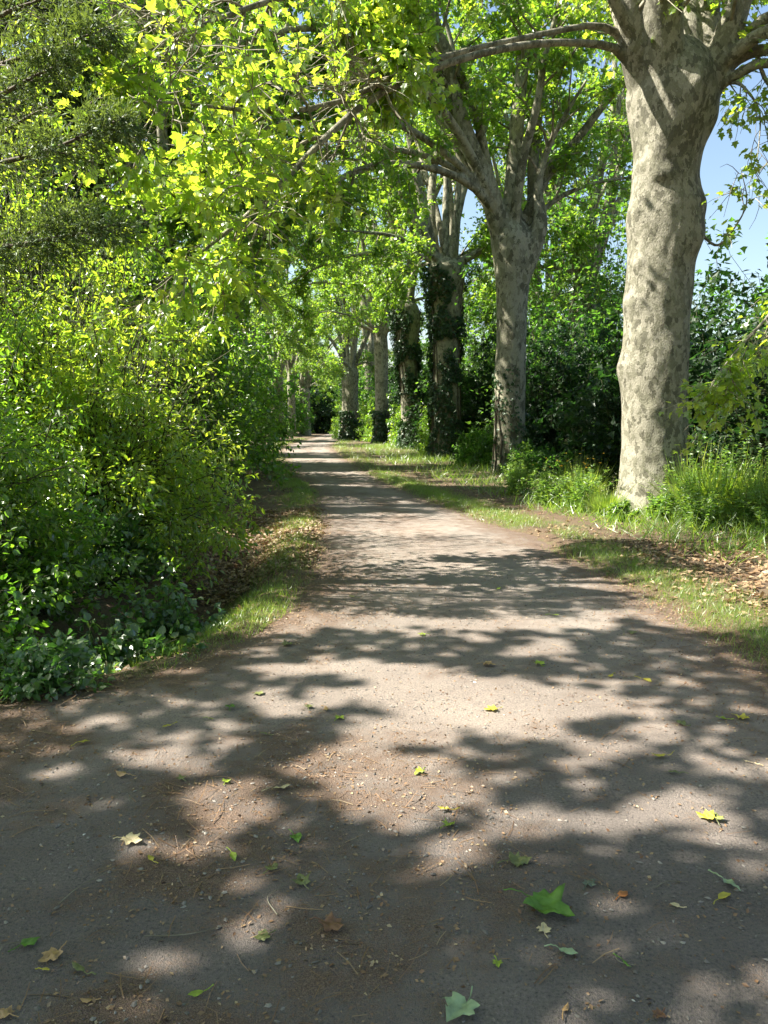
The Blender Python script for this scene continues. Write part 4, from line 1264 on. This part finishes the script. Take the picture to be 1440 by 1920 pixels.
# leaf litter
lit = zone(26000, -4.6, 7.5, 3.6, 26, lambda x, y: np.where(outside(x, y) > -0.15, 0.9, 0.9 * np.exp((outside(x, y) + .15) / .16)) * np.where(outside(x, y) > -1.0, np.exp(-np.abs(outside(x, y) - 0.7) / 0.75), 0) * sstep(0.30, 0.6, 0.5 + 0.5 * fbm2(x * 0.9 + 1, y * 0.9 + 8, 3)))
lit2 = zone(14000, -2.9, -0.7, 8.3, 14, lambda x, y: np.where(outside(x, y) > -0.1, 0.9, 0))
lit3 = zone(5000, 2.6, 5.2, 5.8, 10, lambda x, y: np.where(x - right_edge(y) > 0.55, 0.9, 0.03))
lit4 = zone(700, -6, 3, 2, 12, lambda x, y: 0.25 + 0 * x)
P_ = np.vstack([lit, lit2, lit3]) + np.array([0, 0, 0.012])
n = len(P_)
mb = MB()
tip = unit(rng.normal(size=(n, 3)) * np.array([1, 1, .22]))
nr = np.array([0, 0, 1.0]) + rng.normal(size=(n, 3)) * .38
leaf_cloud(mb, P_ + np.array([0, 0, 0.02]) * rng.random((n, 1)), tip, nr, rng.uniform(.02, .08, n), 'star', np.clip(rng.normal(size=n) * .28 + .5, 0, 1))
tag(mb.build('leaf_litter', M['dry_leaf']), kind='stuff')

# needles, husks and straw on the road
def road_pts(n, y0, y1, fn, z=0.004):
    x, y = scatter(n, -7, 4, y0, y1, rng)
    k = (outside(x, y) < 0.25) & (rng.random(n) < fn(x, y))
    x, y = x[k], y[k]
    zz = np.maximum(ground_z(x, y), 0.006 * fbm2(x * 2.5, y * 2.5, 3) - 0.0) + z
    return np.stack([x, y, zz], -1)


P_ = road_pts(34000, 1.3, 9, lambda x, y: debris_at(x, y) ** 1.6)
n = len(P_)
mb = MB()
leaf_cloud(mb, P_, unit(rng.normal(size=(n, 3)) * np.array([1, 1, .12])), np.array([0, 0, 1.0]) + rng.normal(size=(n, 3)) * .3, rng.uniform(.04, .13, n), 'needle', np.clip(rng.normal(size=n) * .2 + .32, 0, 1))
P_ = road_pts(110000, 1.3, 8, lambda x, y: 0.10 + 0.9 * debris_at(x, y) ** 1.2)
n = len(P_)
leaf_cloud(mb, P_, unit(rng.normal(size=(n, 3)) * np.array([1, 1, .3])), np.array([0, 0, 1.0]) + rng.normal(size=(n, 3)) * .5, rng.uniform(.006, .022, n), 'quad', np.clip(rng.normal(size=n) * .3 + .35, 0, 1))
tag(mb.build('pine_needle_litter', M['straw']), kind='stuff')

# loose stones
m, nt, out = new_mat('loose_stone')
at_ = nd(nt, 'ShaderNodeAttribute', attribute_name='rnd')
r = ramp(nt, at_.outputs['Fac'], [(0.0, (0.07, 0.065, 0.06)), (0.5, (0.20, 0.185, 0.165)), (0.85, (0.30, 0.275, 0.24)), (1.0, (0.6, 0.58, 0.54))])
bs = nd(nt, 'ShaderNodeBsdfPrincipled', Roughness=0.8)
nt.links.new(r.outputs[0], bs.inputs['Base Color'])
nt.links.new(bs.outputs[0], out.inputs[0])
M['stone'] = m
P_ = road_pts(95000, 1.3, 9, lambda x, y: (0.25 + 0.75 * sstep(0.4, 0.7, 0.5 + 0.5 * fbm2(x * 1.1 + 2, y * 1.1, 3))) * np.clip(3.5 / np.maximum(y, 1), 0, 1), 0.0)
n = len(P_)
ico = np.array([(0, 0, 1), (.9, 0, .3), (.28, .85, .3), (-.73, .53, .3), (-.73, -.53, .3), (.28, -.85, .3), (0, 0, -.4)])
fac = [(0, 1, 2), (0, 2, 3), (0, 3, 4), (0, 4, 5), (0, 5, 1), (6, 2, 1), (6, 3, 2), (6, 4, 3), (6, 5, 4), (6, 1, 5)]
sz = 0.003 + 0.008 * rng.random(n) ** 5
a = rng.uniform(0, 6.28, n)
sx, sy, szz = rng.uniform(.7, 1.5, n), rng.uniform(.6, 1.1, n), rng.uniform(.4, .9, n)
V = ico[None] * np.stack([sx, sy, szz], -1)[:, None] * (1 + 0.25 * rng.normal(size=(n, 7, 1)))
V = np.stack([V[..., 0] * np.cos(a)[:, None] - V[..., 1] * np.sin(a)[:, None], V[..., 0] * np.sin(a)[:, None] + V[..., 1] * np.cos(a)[:, None], V[..., 2]], -1) * sz[:, None, None] + P_[:, None]
L = (np.array(fac).ravel()[None] + 7 * np.arange(n)[:, None]).ravel()
mb = MB()
mb.add(V.reshape(-1, 3), L, np.full(n * 10, 3), 0, False, np.repeat(np.clip(rng.beta(2, 3.4, n) + (rng.random(n) < .008) * .6, 0, 1), 10))
tag(mb.build('gravel', m), kind='stuff')

# ------------------------------------------------------------------ weeds round the nearest trunk
def weed(label, x, y, h, seed, kind, group='tall weeds round the nearest plane tree'):
    rng = np.random.default_rng(seed)
    b = gp(x, y)
    root = thing('grass_tuft' if kind == 'grass' else 'weed', label, 'grass tuft' if kind == 'grass' else 'weed', b, group)
    mbl, mbs = MB(), MB()
    r = h * 0.55
    if kind == 'grass':
        n = 800
        a, q_ = rng.uniform(0, 6.28, n), r * 0.55 * np.sqrt(rng.random(n))
        p = np.stack([b[0] + np.cos(a) * q_, b[1] + np.sin(a) * q_, np.full(n, b[2])], -1)
        # each blade arches: two leaves end to end
        out_ = np.stack([np.cos(a), np.sin(a), 0 * a], -1) + rng.normal(size=(n, 3)) * .5
        L1 = h * rng.uniform(.4, .8, n)
        t1 = unit(np.array([0, 0, 1.0]) + out_ * .5)
        leaf_cloud(mbl, p, t1, out_ * -1, L1, 'blade', np.clip(.5 + rng.normal(size=n) * .2, 0, 1))
        n2 = n // 2
        p2 = p[:n2] + t1[:n2] * L1[:n2, None] * 0.5
        leaf_cloud(mbl, p2, unit(np.array([0, 0, .35]) + out_[:n2] * .8), np.array([0, 0, 1.0]) - out_[:n2] * .3, L1[:n2] * .9, 'blade', np.clip(.55 + rng.normal(size=n2) * .2, 0, 1))
        for s in range(9):
            a0 = rng.uniform(0, 6.28)
            P = side_branch(rng, np.array([b[0] + rng.normal() * .1, b[1] + rng.normal() * .1, b[2]]), (math.cos(a0) * .25, math.sin(a0) * .25, 1), h * rng.uniform(.9, 1.3), 0.03, 6, .06)
            tube(mbs, P, np.linspace(.003, .0015, len(P)), 3, 0)
            k = 16
            u = rng.uniform(3.8, 5.9, k)
            i = u.astype(int)
            q2 = P[i] + (P[np.minimum(i + 1, 6)] - P[i]) * (u - i)[:, None]
            leaf_cloud(mbl, q2, unit(rdir(k, rng) * .6 + np.array([0, 0, .8])), rdir(k, rng), .035, 'slim', np.full(k, .95))
    else:
        for s in range(26):
            a0, t0 = rng.uniform(0, 6.28), rng.uniform(0, .6)
            P = side_branch(rng, np.array([b[0] + rng.normal() * r * .3, b[1] + rng.normal() * r * .3, b[2]]), (math.cos(a0) * t0, math.sin(a0) * t0, 1), h * rng.uniform(.55, 1.15), 0.02, 8, .1)
            tube(mbs, P, np.linspace(.0045, .0018, len(P)), 3, 0)
            k = 70
            u = rng.uniform(.6, 7.9, k)
            i = u.astype(int)
            p = P[i] + (P[np.minimum(i + 1, 8)] - P[i]) * (u - i)[:, None]
            o = unit(rng.normal(size=(k, 3)) * np.array([1, 1, .3]))
            leaf_cloud(mbl, p, unit(o + np.array([0, 0, .25])), np.array([0, 0, 1.0]) + rng.normal(size=(k, 3)) * .5, (.115 - .007 * u) * rng.uniform(.6, 1.3, k), 'oval' if seed % 3 == 0 else 'slim', np.clip(.5 + rng.normal(size=k) * .2, 0, 1))
    mbl.build('foliage', M['weed_leaf' if kind != 'grass' else 'grass_blade'], root, b)
    mbs.build('stem', M['stem'], root, b)
    if kind == 'flower':
        mf = MB()
        for s in range(12):
            c = np.array(b) + np.array([rng.normal() * r * .4, rng.normal() * r * .4, h * rng.uniform(.85, 1.2)])
            k = 8
            a = np.linspace(0, 6.28, k, endpoint=False)
            t_ = np.stack([np.cos(a), np.sin(a), 0 * a + .2], -1)
            leaf_cloud(mf, np.repeat(c[None], k, 0), t_, np.array([0, 0, 1.0]) + 0 * t_, .02, 'oval', np.full(k, .5))
        mf.build('flower', M['flower_yellow'], root, b)
    return root


wl = [(3.75, 12.9, .5, 'grass', 'pale grass tuft left of the foot of the nearest trunk'), (4.45, 12.2, .42, 'herb', 'leafy weed against the left foot of the nearest trunk'), (4.8, 11.9, .8, 'herb', 'thick green weed in front of the nearest trunk'),
      (5.25, 12.3, .95, 'grass', 'seeding grass in front of the right side of the nearest trunk'), (5.75, 12.6, 1.15, 'herb', 'tallest weed stem at the right of the nearest trunk'), (5.35, 11.2, .7, 'herb', 'feathery weed below the nearest trunk'),
      (4.6, 11.1, .55, 'herb', 'low weed at the front edge of the weeds'), (5.9, 11.6, .85, 'grass', 'long-bladed grass tuft right of the nearest trunk'), (6.0, 10.8, .75, 'grass', 'arching grass tuft in the sunny weeds at the right'),
      (5.5, 10.3, .6, 'herb', 'fine-leaved weed at the front of the sunny patch'), (6.4, 12.2, .95, 'herb', 'broad weed behind the sunny grass at the right'), (6.7, 11.2, .9, 'grass', 'tall grass tuft near the right edge'),
      (6.1, 10.0, .65, 'grass', 'bright grass tuft at the right edge above the leaf litter'), (5.6, 9.4, .5, 'herb', 'small weed next to the brown litter at the right edge'), (3.5, 13.6, .85, 'flower', 'yellow-flowered weed left of the nearest trunk'),
      (3.1, 14.4, .75, 'flower', 'yellow-flowered weed nearest the second plane'), (3.7, 14.6, .8, 'grass', 'grass tuft behind the yellow-flowered weeds'), (7.0, 12.8, 1.0, 'herb', 'weed clump at the right edge below the dark shrubs'),
      (5.9, 13.3, 1.0, 'flower', 'weed with a few yellow heads right behind the nearest trunk'), (3.7, 12.1, .32, 'herb', 'small weed at the left end of the weeds'), (2.9, 16.5, .7, 'herb', 'shaded weed between the first two planes'), (3.3, 19, .8, 'herb', 'dark weed clump before the second plane'), (4.4, 17, .9, 'grass', 'shaded grass clump behind the nearest trunk')]
for k, (x, y, h, kd, lab) in enumerate(wl):
    weed(lab, x, y, h * (1.25 if x > 4.7 else 1.0), 200 + k, kd)

# elder flower heads
rng = np.random.default_rng(301)
for k, (cx0, cy0, R0, H0, an, el, r, lab) in enumerate([(-3.45, 8.7, 1.8, 3.05, -50, .62, .085, 'creamy flat elder flower head low on the big elder'), (-3.45, 8.7, 1.8, 3.05, -22, .66, .07, 'small elder flower head on the lane side of the big elder'), (-3.45, 8.7, 1.8, 3.05, -30, .80, .07, 'elder flower head high on the lane side of the big elder'),
                                         (-5.0, 9.6, 1.85, 4.6, -70, .52, .09, 'elder flower head near the left edge of the frame'), (-3.45, 8.7, 1.8, 3.05, -68, .76, .05, 'smallest elder flower head high on the big elder')]):
    ra = math.sqrt(1 - el * el) * R0 * 1.04
    c = np.array([cx0 + math.cos(math.radians(an)) * ra, cy0 + math.sin(math.radians(an)) * ra, gz1(cx0, cy0) + el * H0 + .06])
    n = 160
    a, q_ = rng.uniform(0, 6.28, n), r * np.sqrt(rng.random(n))
    p = np.stack([c[0] + np.cos(a) * q_, c[1] + np.sin(a) * q_, c[2] - 1.6 * q_ ** 2 + rng.normal(size=n) * .004], -1)
    mb = MB()
    leaf_cloud(mb, p, unit(rdir(n, rng) * np.array([1, 1, .3])), np.array([0, 0, 1.0]) + rng.normal(size=(n, 3)) * .3, .016, 'round', np.full(n, .5))
    for s in range(14):
        e = p[rng.integers(n)]
        tube(mb, smooth_path([c + np.array([0, 0.02, -.09]), c + np.array([0, 0, -.05]), e], 5), .0015, 3, 1)
    o = mb.build('flower_head', [M['flower_white'], M['stem']], None, c)
    o.location = c
    tag(o, lab, 'flower', 'elder flower heads')

# ------------------------------------------------------------------ fallen leaves on the road
FL = {'green': ((.10, .22, .02), .5), 'yellow': ((.48, .42, .05), .5), 'lime': ((.30, .40, .04), .5), 'cream': ((.62, .52, .30), .5), 'tan': ((.42, .27, .12), .5), 'brown': ((.20, .10, .05), .5), 'olive': ((.16, .18, .06), .5), 'mint': ((.30, .40, .22), .5), 'orange': ((.38, .15, .04), .5), 'grey': ((.14, .17, .12), .5)}
FM = {}
for kname, (c, _) in FL.items():
    m, nt, out = new_mat('fallen_' + kname)
    tc = nd(nt, 'ShaderNodeTexCoord')
    n = nd(nt, 'ShaderNodeTexNoise', Scale=28.0, Detail=4.0)
    nt.links.new(tc.outputs['Object'], n.inputs['Vector'])
    r = ramp(nt, n.outputs['Fac'], [(.3, tuple(x * .6 for x in c)), (.5, c), (.75, tuple(min(1, x * 1.25 + .02) for x in c))])
    d = nd(nt, 'ShaderNodeBsdfPrincipled', Roughness=.5)
    t = nd(nt, 'ShaderNodeBsdfTranslucent')
    mxs = nd(nt, 'ShaderNodeMixShader', Fac=.2)
    nt.links.new(r.outputs[0], d.inputs['Base Color']); nt.links.new(r.outputs[0], t.inputs['Color'])
    nt.links.new(d.outputs[0], mxs.inputs[1]); nt.links.new(t.outputs[0], mxs.inputs[2]); nt.links.new(mxs.outputs[0], out.inputs[0])
    FM[kname] = m

FALLEN = [(250, 1580, 36, 'cream', 'plane', 'cream leaf with a long stalk in a sunny patch at the lower left'), (283, 1612, 20, 'yellow', 'oval', 'small yellow leaf below the cream leaf'), (437, 1609, 26, 'lime', 'oval', 'slim lime leaf on the shaded gravel at the lower left'),
          (555, 1575, 26, 'green', 'round', 'upright heart-shaped green leaf left of the middle'), (512, 1631, 24, 'olive', 'plane', 'dull green leaf below the heart-shaped green leaf'), (565, 1655, 32, 'olive', 'plane', 'ragged olive plane leaf left of the middle'),
          (55, 1772, 26, 'green', 'round', 'green leaf near the lower left edge'), (92, 1800, 36, 'tan', 'plane', 'torn tan leaf over a dark hollow at the lower left'), (148, 1822, 28, 'olive', 'oval', 'long olive leaf right of the torn tan leaf'), (86, 1823, 14, 'yellow', 'oval', 'tiny yellow leaf under the torn tan leaf'),
          (490, 1762, 28, 'olive', 'plane', 'dull green leaf in the lower sunny patch'), (625, 1742, 44, 'brown', 'plane', 'curled brown leaf left of the dark puddle of shade'), (369, 1868, 24, 'lime', 'oval', 'lime oval leaf near the bottom edge'), (228, 1455, 24, 'tan', 'oval', 'tan leaf on the left gravel in shade'),
          (527, 1480, 30, 'cream', 'oval', 'pale cream leaf with curved stalk in the big left sun patch'), (425, 1467, 16, 'lime', 'plane', 'small lime leaf at the top of the big left sun patch'), (340, 1461, 18, 'olive', 'plane', 'small olive leaf left of the big sun patch'), (314, 1364, 18, 'yellow', 'oval', 'yellow leaf on the needles at the left'),
          (157, 1395, 20, 'yellow', 'oval', 'yellow leaf among pine needles near the left verge'), (433, 1328, 22, 'green', 'plane', 'green leaf on the gravel near the grass edge'), (395, 1350, 12, 'lime', 'oval', 'tiny lime leaf left of the lane middle'), (638, 1348, 20, 'lime', 'plane', 'lime leaf in the sun left of the middle'),
          (579, 1327, 18, 'olive', 'plane', 'olive leaf in thin shade left of the middle'), (612, 1332, 18, 'tan', 'oval', 'tan leaf next to the lime leaf in the sun'), (495, 1378, 16, 'olive', 'oval', 'small olive leaf above the big left sun patch'), (162, 1880, 18, 'tan', 'oval', 'tan scrap at the bottom left'),
          (8, 1905, 26, 'tan', 'plane', 'tan leaf cut by the left frame edge at the bottom'), (919, 1332, 26, 'yellow', 'plane', 'yellow leaf in the bright middle of the road'), (785, 1451, 22, 'lime', 'plane', 'lime leaf in bright gravel below the road middle'), (834, 1521, 22, 'yellow', 'oval', 'yellow leaf at the edge of the middle shade'),
          (843, 1549, 24, 'lime', 'plane', 'pale lime leaf just under the yellow one in the middle'), (1236, 1421, 28, 'yellow', 'oval', 'yellow leaf on the brown needles at the right'), (1262, 1452, 20, 'olive', 'oval', 'olive leaf under the yellow one at the right'), (1322, 1535, 30, 'yellow', 'plane', 'bright yellow leaf of the pair at the right'),
          (1342, 1536, 28, 'olive', 'plane', 'olive leaf of the pair at the right'), (975, 1620, 40, 'olive', 'plane', 'crumpled olive leaf in the shade at the middle right'), (1107, 1660, 24, 'grey', 'plane', 'small grey curled leaf in the shade'), (1034, 1712, 84, 'green', 'plane', 'large bright green plane leaf at the lower right, biggest on the road'),
          (1020, 1745, 24, 'cream', 'plane', 'peach-cream scrap below the large green plane leaf'), (1357, 1685, 28, 'yellow', 'oval', 'yellow oval leaf at the lower right edge'), (1370, 1663, 34, 'mint', 'oval', 'pale mint leaf beside the yellow oval at the lower right'), (1168, 1682, 18, 'orange', 'round', 'small orange-brown leaf in the right shade'),
          (1266, 1701, 14, 'cream', 'round', 'tiny pale leaf on the shaded right gravel'), (858, 1902, 62, 'mint', 'plane', 'large pale mint leaf at the bottom middle'), (933, 1812, 18, 'lime', 'plane', 'small lime leaf above the mint leaf at the bottom'), (1063, 1790, 30, 'mint', 'oval', 'curled pale leaf under the large green plane leaf'),
          (1174, 1813, 22, 'green', 'slim', 'thin green leaf on the lower right gravel'), (1233, 1910, 22, 'brown', 'plane', 'brown leaf at the bottom right'), (1060, 1897, 20, 'tan', 'oval', 'tan leaf at the bottom right of the middle'), (1395, 1350, 24, 'yellow', 'plane', 'yellow leaf on the right road edge'),
          (1353, 1350, 16, 'lime', 'oval', 'lime leaf left of the yellow one on the right road edge'), (1275, 1358, 20, 'olive', 'plane', 'olive leaf on the right side of the road'), (1404, 1432, 18, 'cream', 'slim', 'slim cream leaf at the right edge'), (918, 1248, 24, 'tan', 'plane', 'upright tan leaf in the middle of the road'),
          (1010, 1246, 22, 'lime', 'plane', 'lime leaf lying right of the upright tan leaf'), (1212, 1277, 18, 'yellow', 'oval', 'yellow leaf in the shade band at the right'), (1145, 1270, 14, 'yellow', 'oval', 'small yellow leaf in the shade band'), (790, 1192, 16, 'lime', 'plane', 'lime leaf in the sunny middle distance'),
          (1185, 1188, 18, 'olive', 'plane', 'olive leaf near the right grass strip'), (660, 1120, 14, 'olive', 'oval', 'olive leaf on the left of the middle distance'), (1040, 1155, 14, 'lime', 'oval', 'small lime leaf in the middle distance'), (935, 1105, 14, 'lime', 'oval', 'lime leaf on the far sunny gravel'),
          (540, 1210, 22, 'olive', 'plane', 'olive leaf by the left grass patch'), (487, 1302, 20, 'olive', 'plane', 'olive leaf on the gravel below the left grass patch')]
rng = np.random.default_rng(401)
for k, (px, py, spx, col, shp, lab) in enumerate(FALLEN):
    c = ground_at(px, py)
    d = math.hypot(c[0], math.hypot(c[1], 1.6))
    size = spx / F_PX * d * (0.92 if shp == 'plane' else 1.1)
    V, polys = SHAPES[shp]
    # subdivide by hand: curl across and along
    a = rng.uniform(0, 6.28)
    if 'large bright green' in lab: a = -2.3
    V = V.copy()
    cu = rng.uniform(0.25, 0.9)
    V[:, 1] -= 0.45
    V[:, 2] = cu * (V[:, 0] ** 2) * rng.uniform(.2, 1) + rng.uniform(-.2, .45) * V[:, 1] ** 2 + np.abs(rng.normal(size=len(V))) * .09
    V[:, 2] -= V[:, 2].min()
    V *= size
    R_ = np.array([[math.cos(a), -math.sin(a), 0], [math.sin(a), math.cos(a), 0], [0, 0, 1]])
    mb = MB()
    mb.add(V @ R_.T, np.concatenate([np.array(p_) for p_ in polys]), [len(p_) for p_ in polys], 0, False)
    base_i = np.argmin(SHAPES[shp][0][:, 1])
    s0 = np.array([0, -.45 * size, V[0, 2]])
    st = smooth_path([s0, s0 + np.array([.06 * size, -.3 * size, .0]), s0 + np.array([.2 * size, -.62 * size, -V[0, 2] + .002])], 6)
    tube(mb, st @ R_.T, np.linspace(.0016, .0022, 6), 4, 0)
    o = mb.build('fallen_leaf', FM[col])
    o.data.polygons.foreach_set('use_smooth', [True] * len(o.data.polygons))
    ss = o.modifiers.new('fine', 'SUBSURF')
    ss.subdivision_type, ss.levels, ss.render_levels = 'SIMPLE', 3, 3
    tx = bpy.data.textures.new('crumple', 'CLOUDS')
    tx.noise_scale = size * rng.uniform(.28, .5)
    dp = o.modifiers.new('crumple', 'DISPLACE')
    dp.texture, dp.strength, dp.mid_level, dp.direction, dp.texture_coords = tx, size * rng.uniform(.18, .42), .35, 'Z', 'LOCAL'
    o.location = (c[0], c[1], max(0.006, gz1(c[0], c[1]) + .004))
    tag(o, lab, 'leaf', 'fallen leaves on the road')

# dead twigs on the road
rng = np.random.default_rng(402)
for (x0, y0, x1, y1, lab) in [(270, 1760, 440, 1735, 'long thin dead twig across the lower left gravel'), (0, 1788, 70, 1770, 'thin twig at the lower left edge'), (520, 1720, 530, 1665, 'bent straw-coloured stalk left of the middle'), (1230, 1668, 1290, 1658, 'straight dry stalk in the right shade'), (1150, 1785, 1190, 1815, 'curved dead stalk at the lower right'), (110, 1700, 200, 1640, 'thin grey twig on the left gravel')]:
    a, b = ground_at(x0, y0), ground_at(x1, y1)
    mid = (a + b) / 2 + np.array([rng.normal() * .02, rng.normal() * .02, .0])
    P = smooth_path([a, mid, b], 10) + np.array([0, 0, .009])
    mb = MB()
    tube(mb, P, np.linspace(.0022, .001, 10), 5, 0)
    c = P.mean(0)
    mb2 = mb.build('dead_twig', M['branch_bark'], None, c)
    mb2.location = c
    tag(mb2, lab, 'twig', 'dead twigs on the road')

# ------------------------------------------------------------------ unseen tree left of the camera, leaves placed to cast the foreground dapples
rng = np.random.default_rng(501)
root = thing('plane_tree', 'unseen plane tree left of the camera, its crown shaped to shade the foreground', 'tree', gp(-7.2, 0.4), None)
b = np.array(gp(-7.2, 0.4))
mbt = MB()
zz = np.linspace(-.2, 6.6, 24)
tube(mbt, np.stack([b[0] + 0 * zz, b[1] + 0 * zz, b[2] + zz], -1), np.linspace(.5, .4, 24), 20, 0, .06)
mbt.build('trunk', M['plane_bark'], root, b)
crown = Crown()
for k in range(9):
    a = k * .7
    P, R = limb_from(rng, b + np.array([0, 0, 6.4]), (math.cos(a) * .8 - .2, math.sin(a) * .6 + .45, .45), rng.uniform(2.0, 3.4), .09, 12, -.02, .05)
    ml = MB()
    tube(ml, P, R, 9, 0, .1)
    dress_limb(rng, ml, crown, P, R, .17, n_sec=7, twigs=6, leaves=5)
    ml.build('limb', [M['plane_bark'], M['branch_bark']], root, b)
n = 15000
x, y = rng.uniform(-4.5, 4.5, n), rng.uniform(-1.5, 6.2, n)
h = rng.uniform(6.0, 9.0, n)
g = np.stack([x, y, 0 * x], -1)
ok = rng.random(n) > sun_share(x, y)
clump = 0.5 + 0.5 * fbm2(x * 1.5, y * 1.5, 2)
ok &= clump > 0.30
p = (g + S * (h / S[2])[:, None])[ok]  # leaves set along the sun ray above spots meant to be shaded
n = len(p)
crown.p.append(p); crown.t.append(unit(rng.normal(size=(n, 3)) * np.array([1, 1, .4]))); crown.n.append(np.array([0, 0, 1.0]) + rng.normal(size=(n, 3)) * .4); crown.s.append(.17 * rng.uniform(.6, 1.2, n)); crown.r.append(rng.random(n))
mbc = MB()
crown.build(mbc, 'plane_lo', rng)
mbc.build('crown', M['plane_leaf'], root, b)
print('polys', sum(len(o.data.polygons) for o in scene.objects if o.type == 'MESH'))
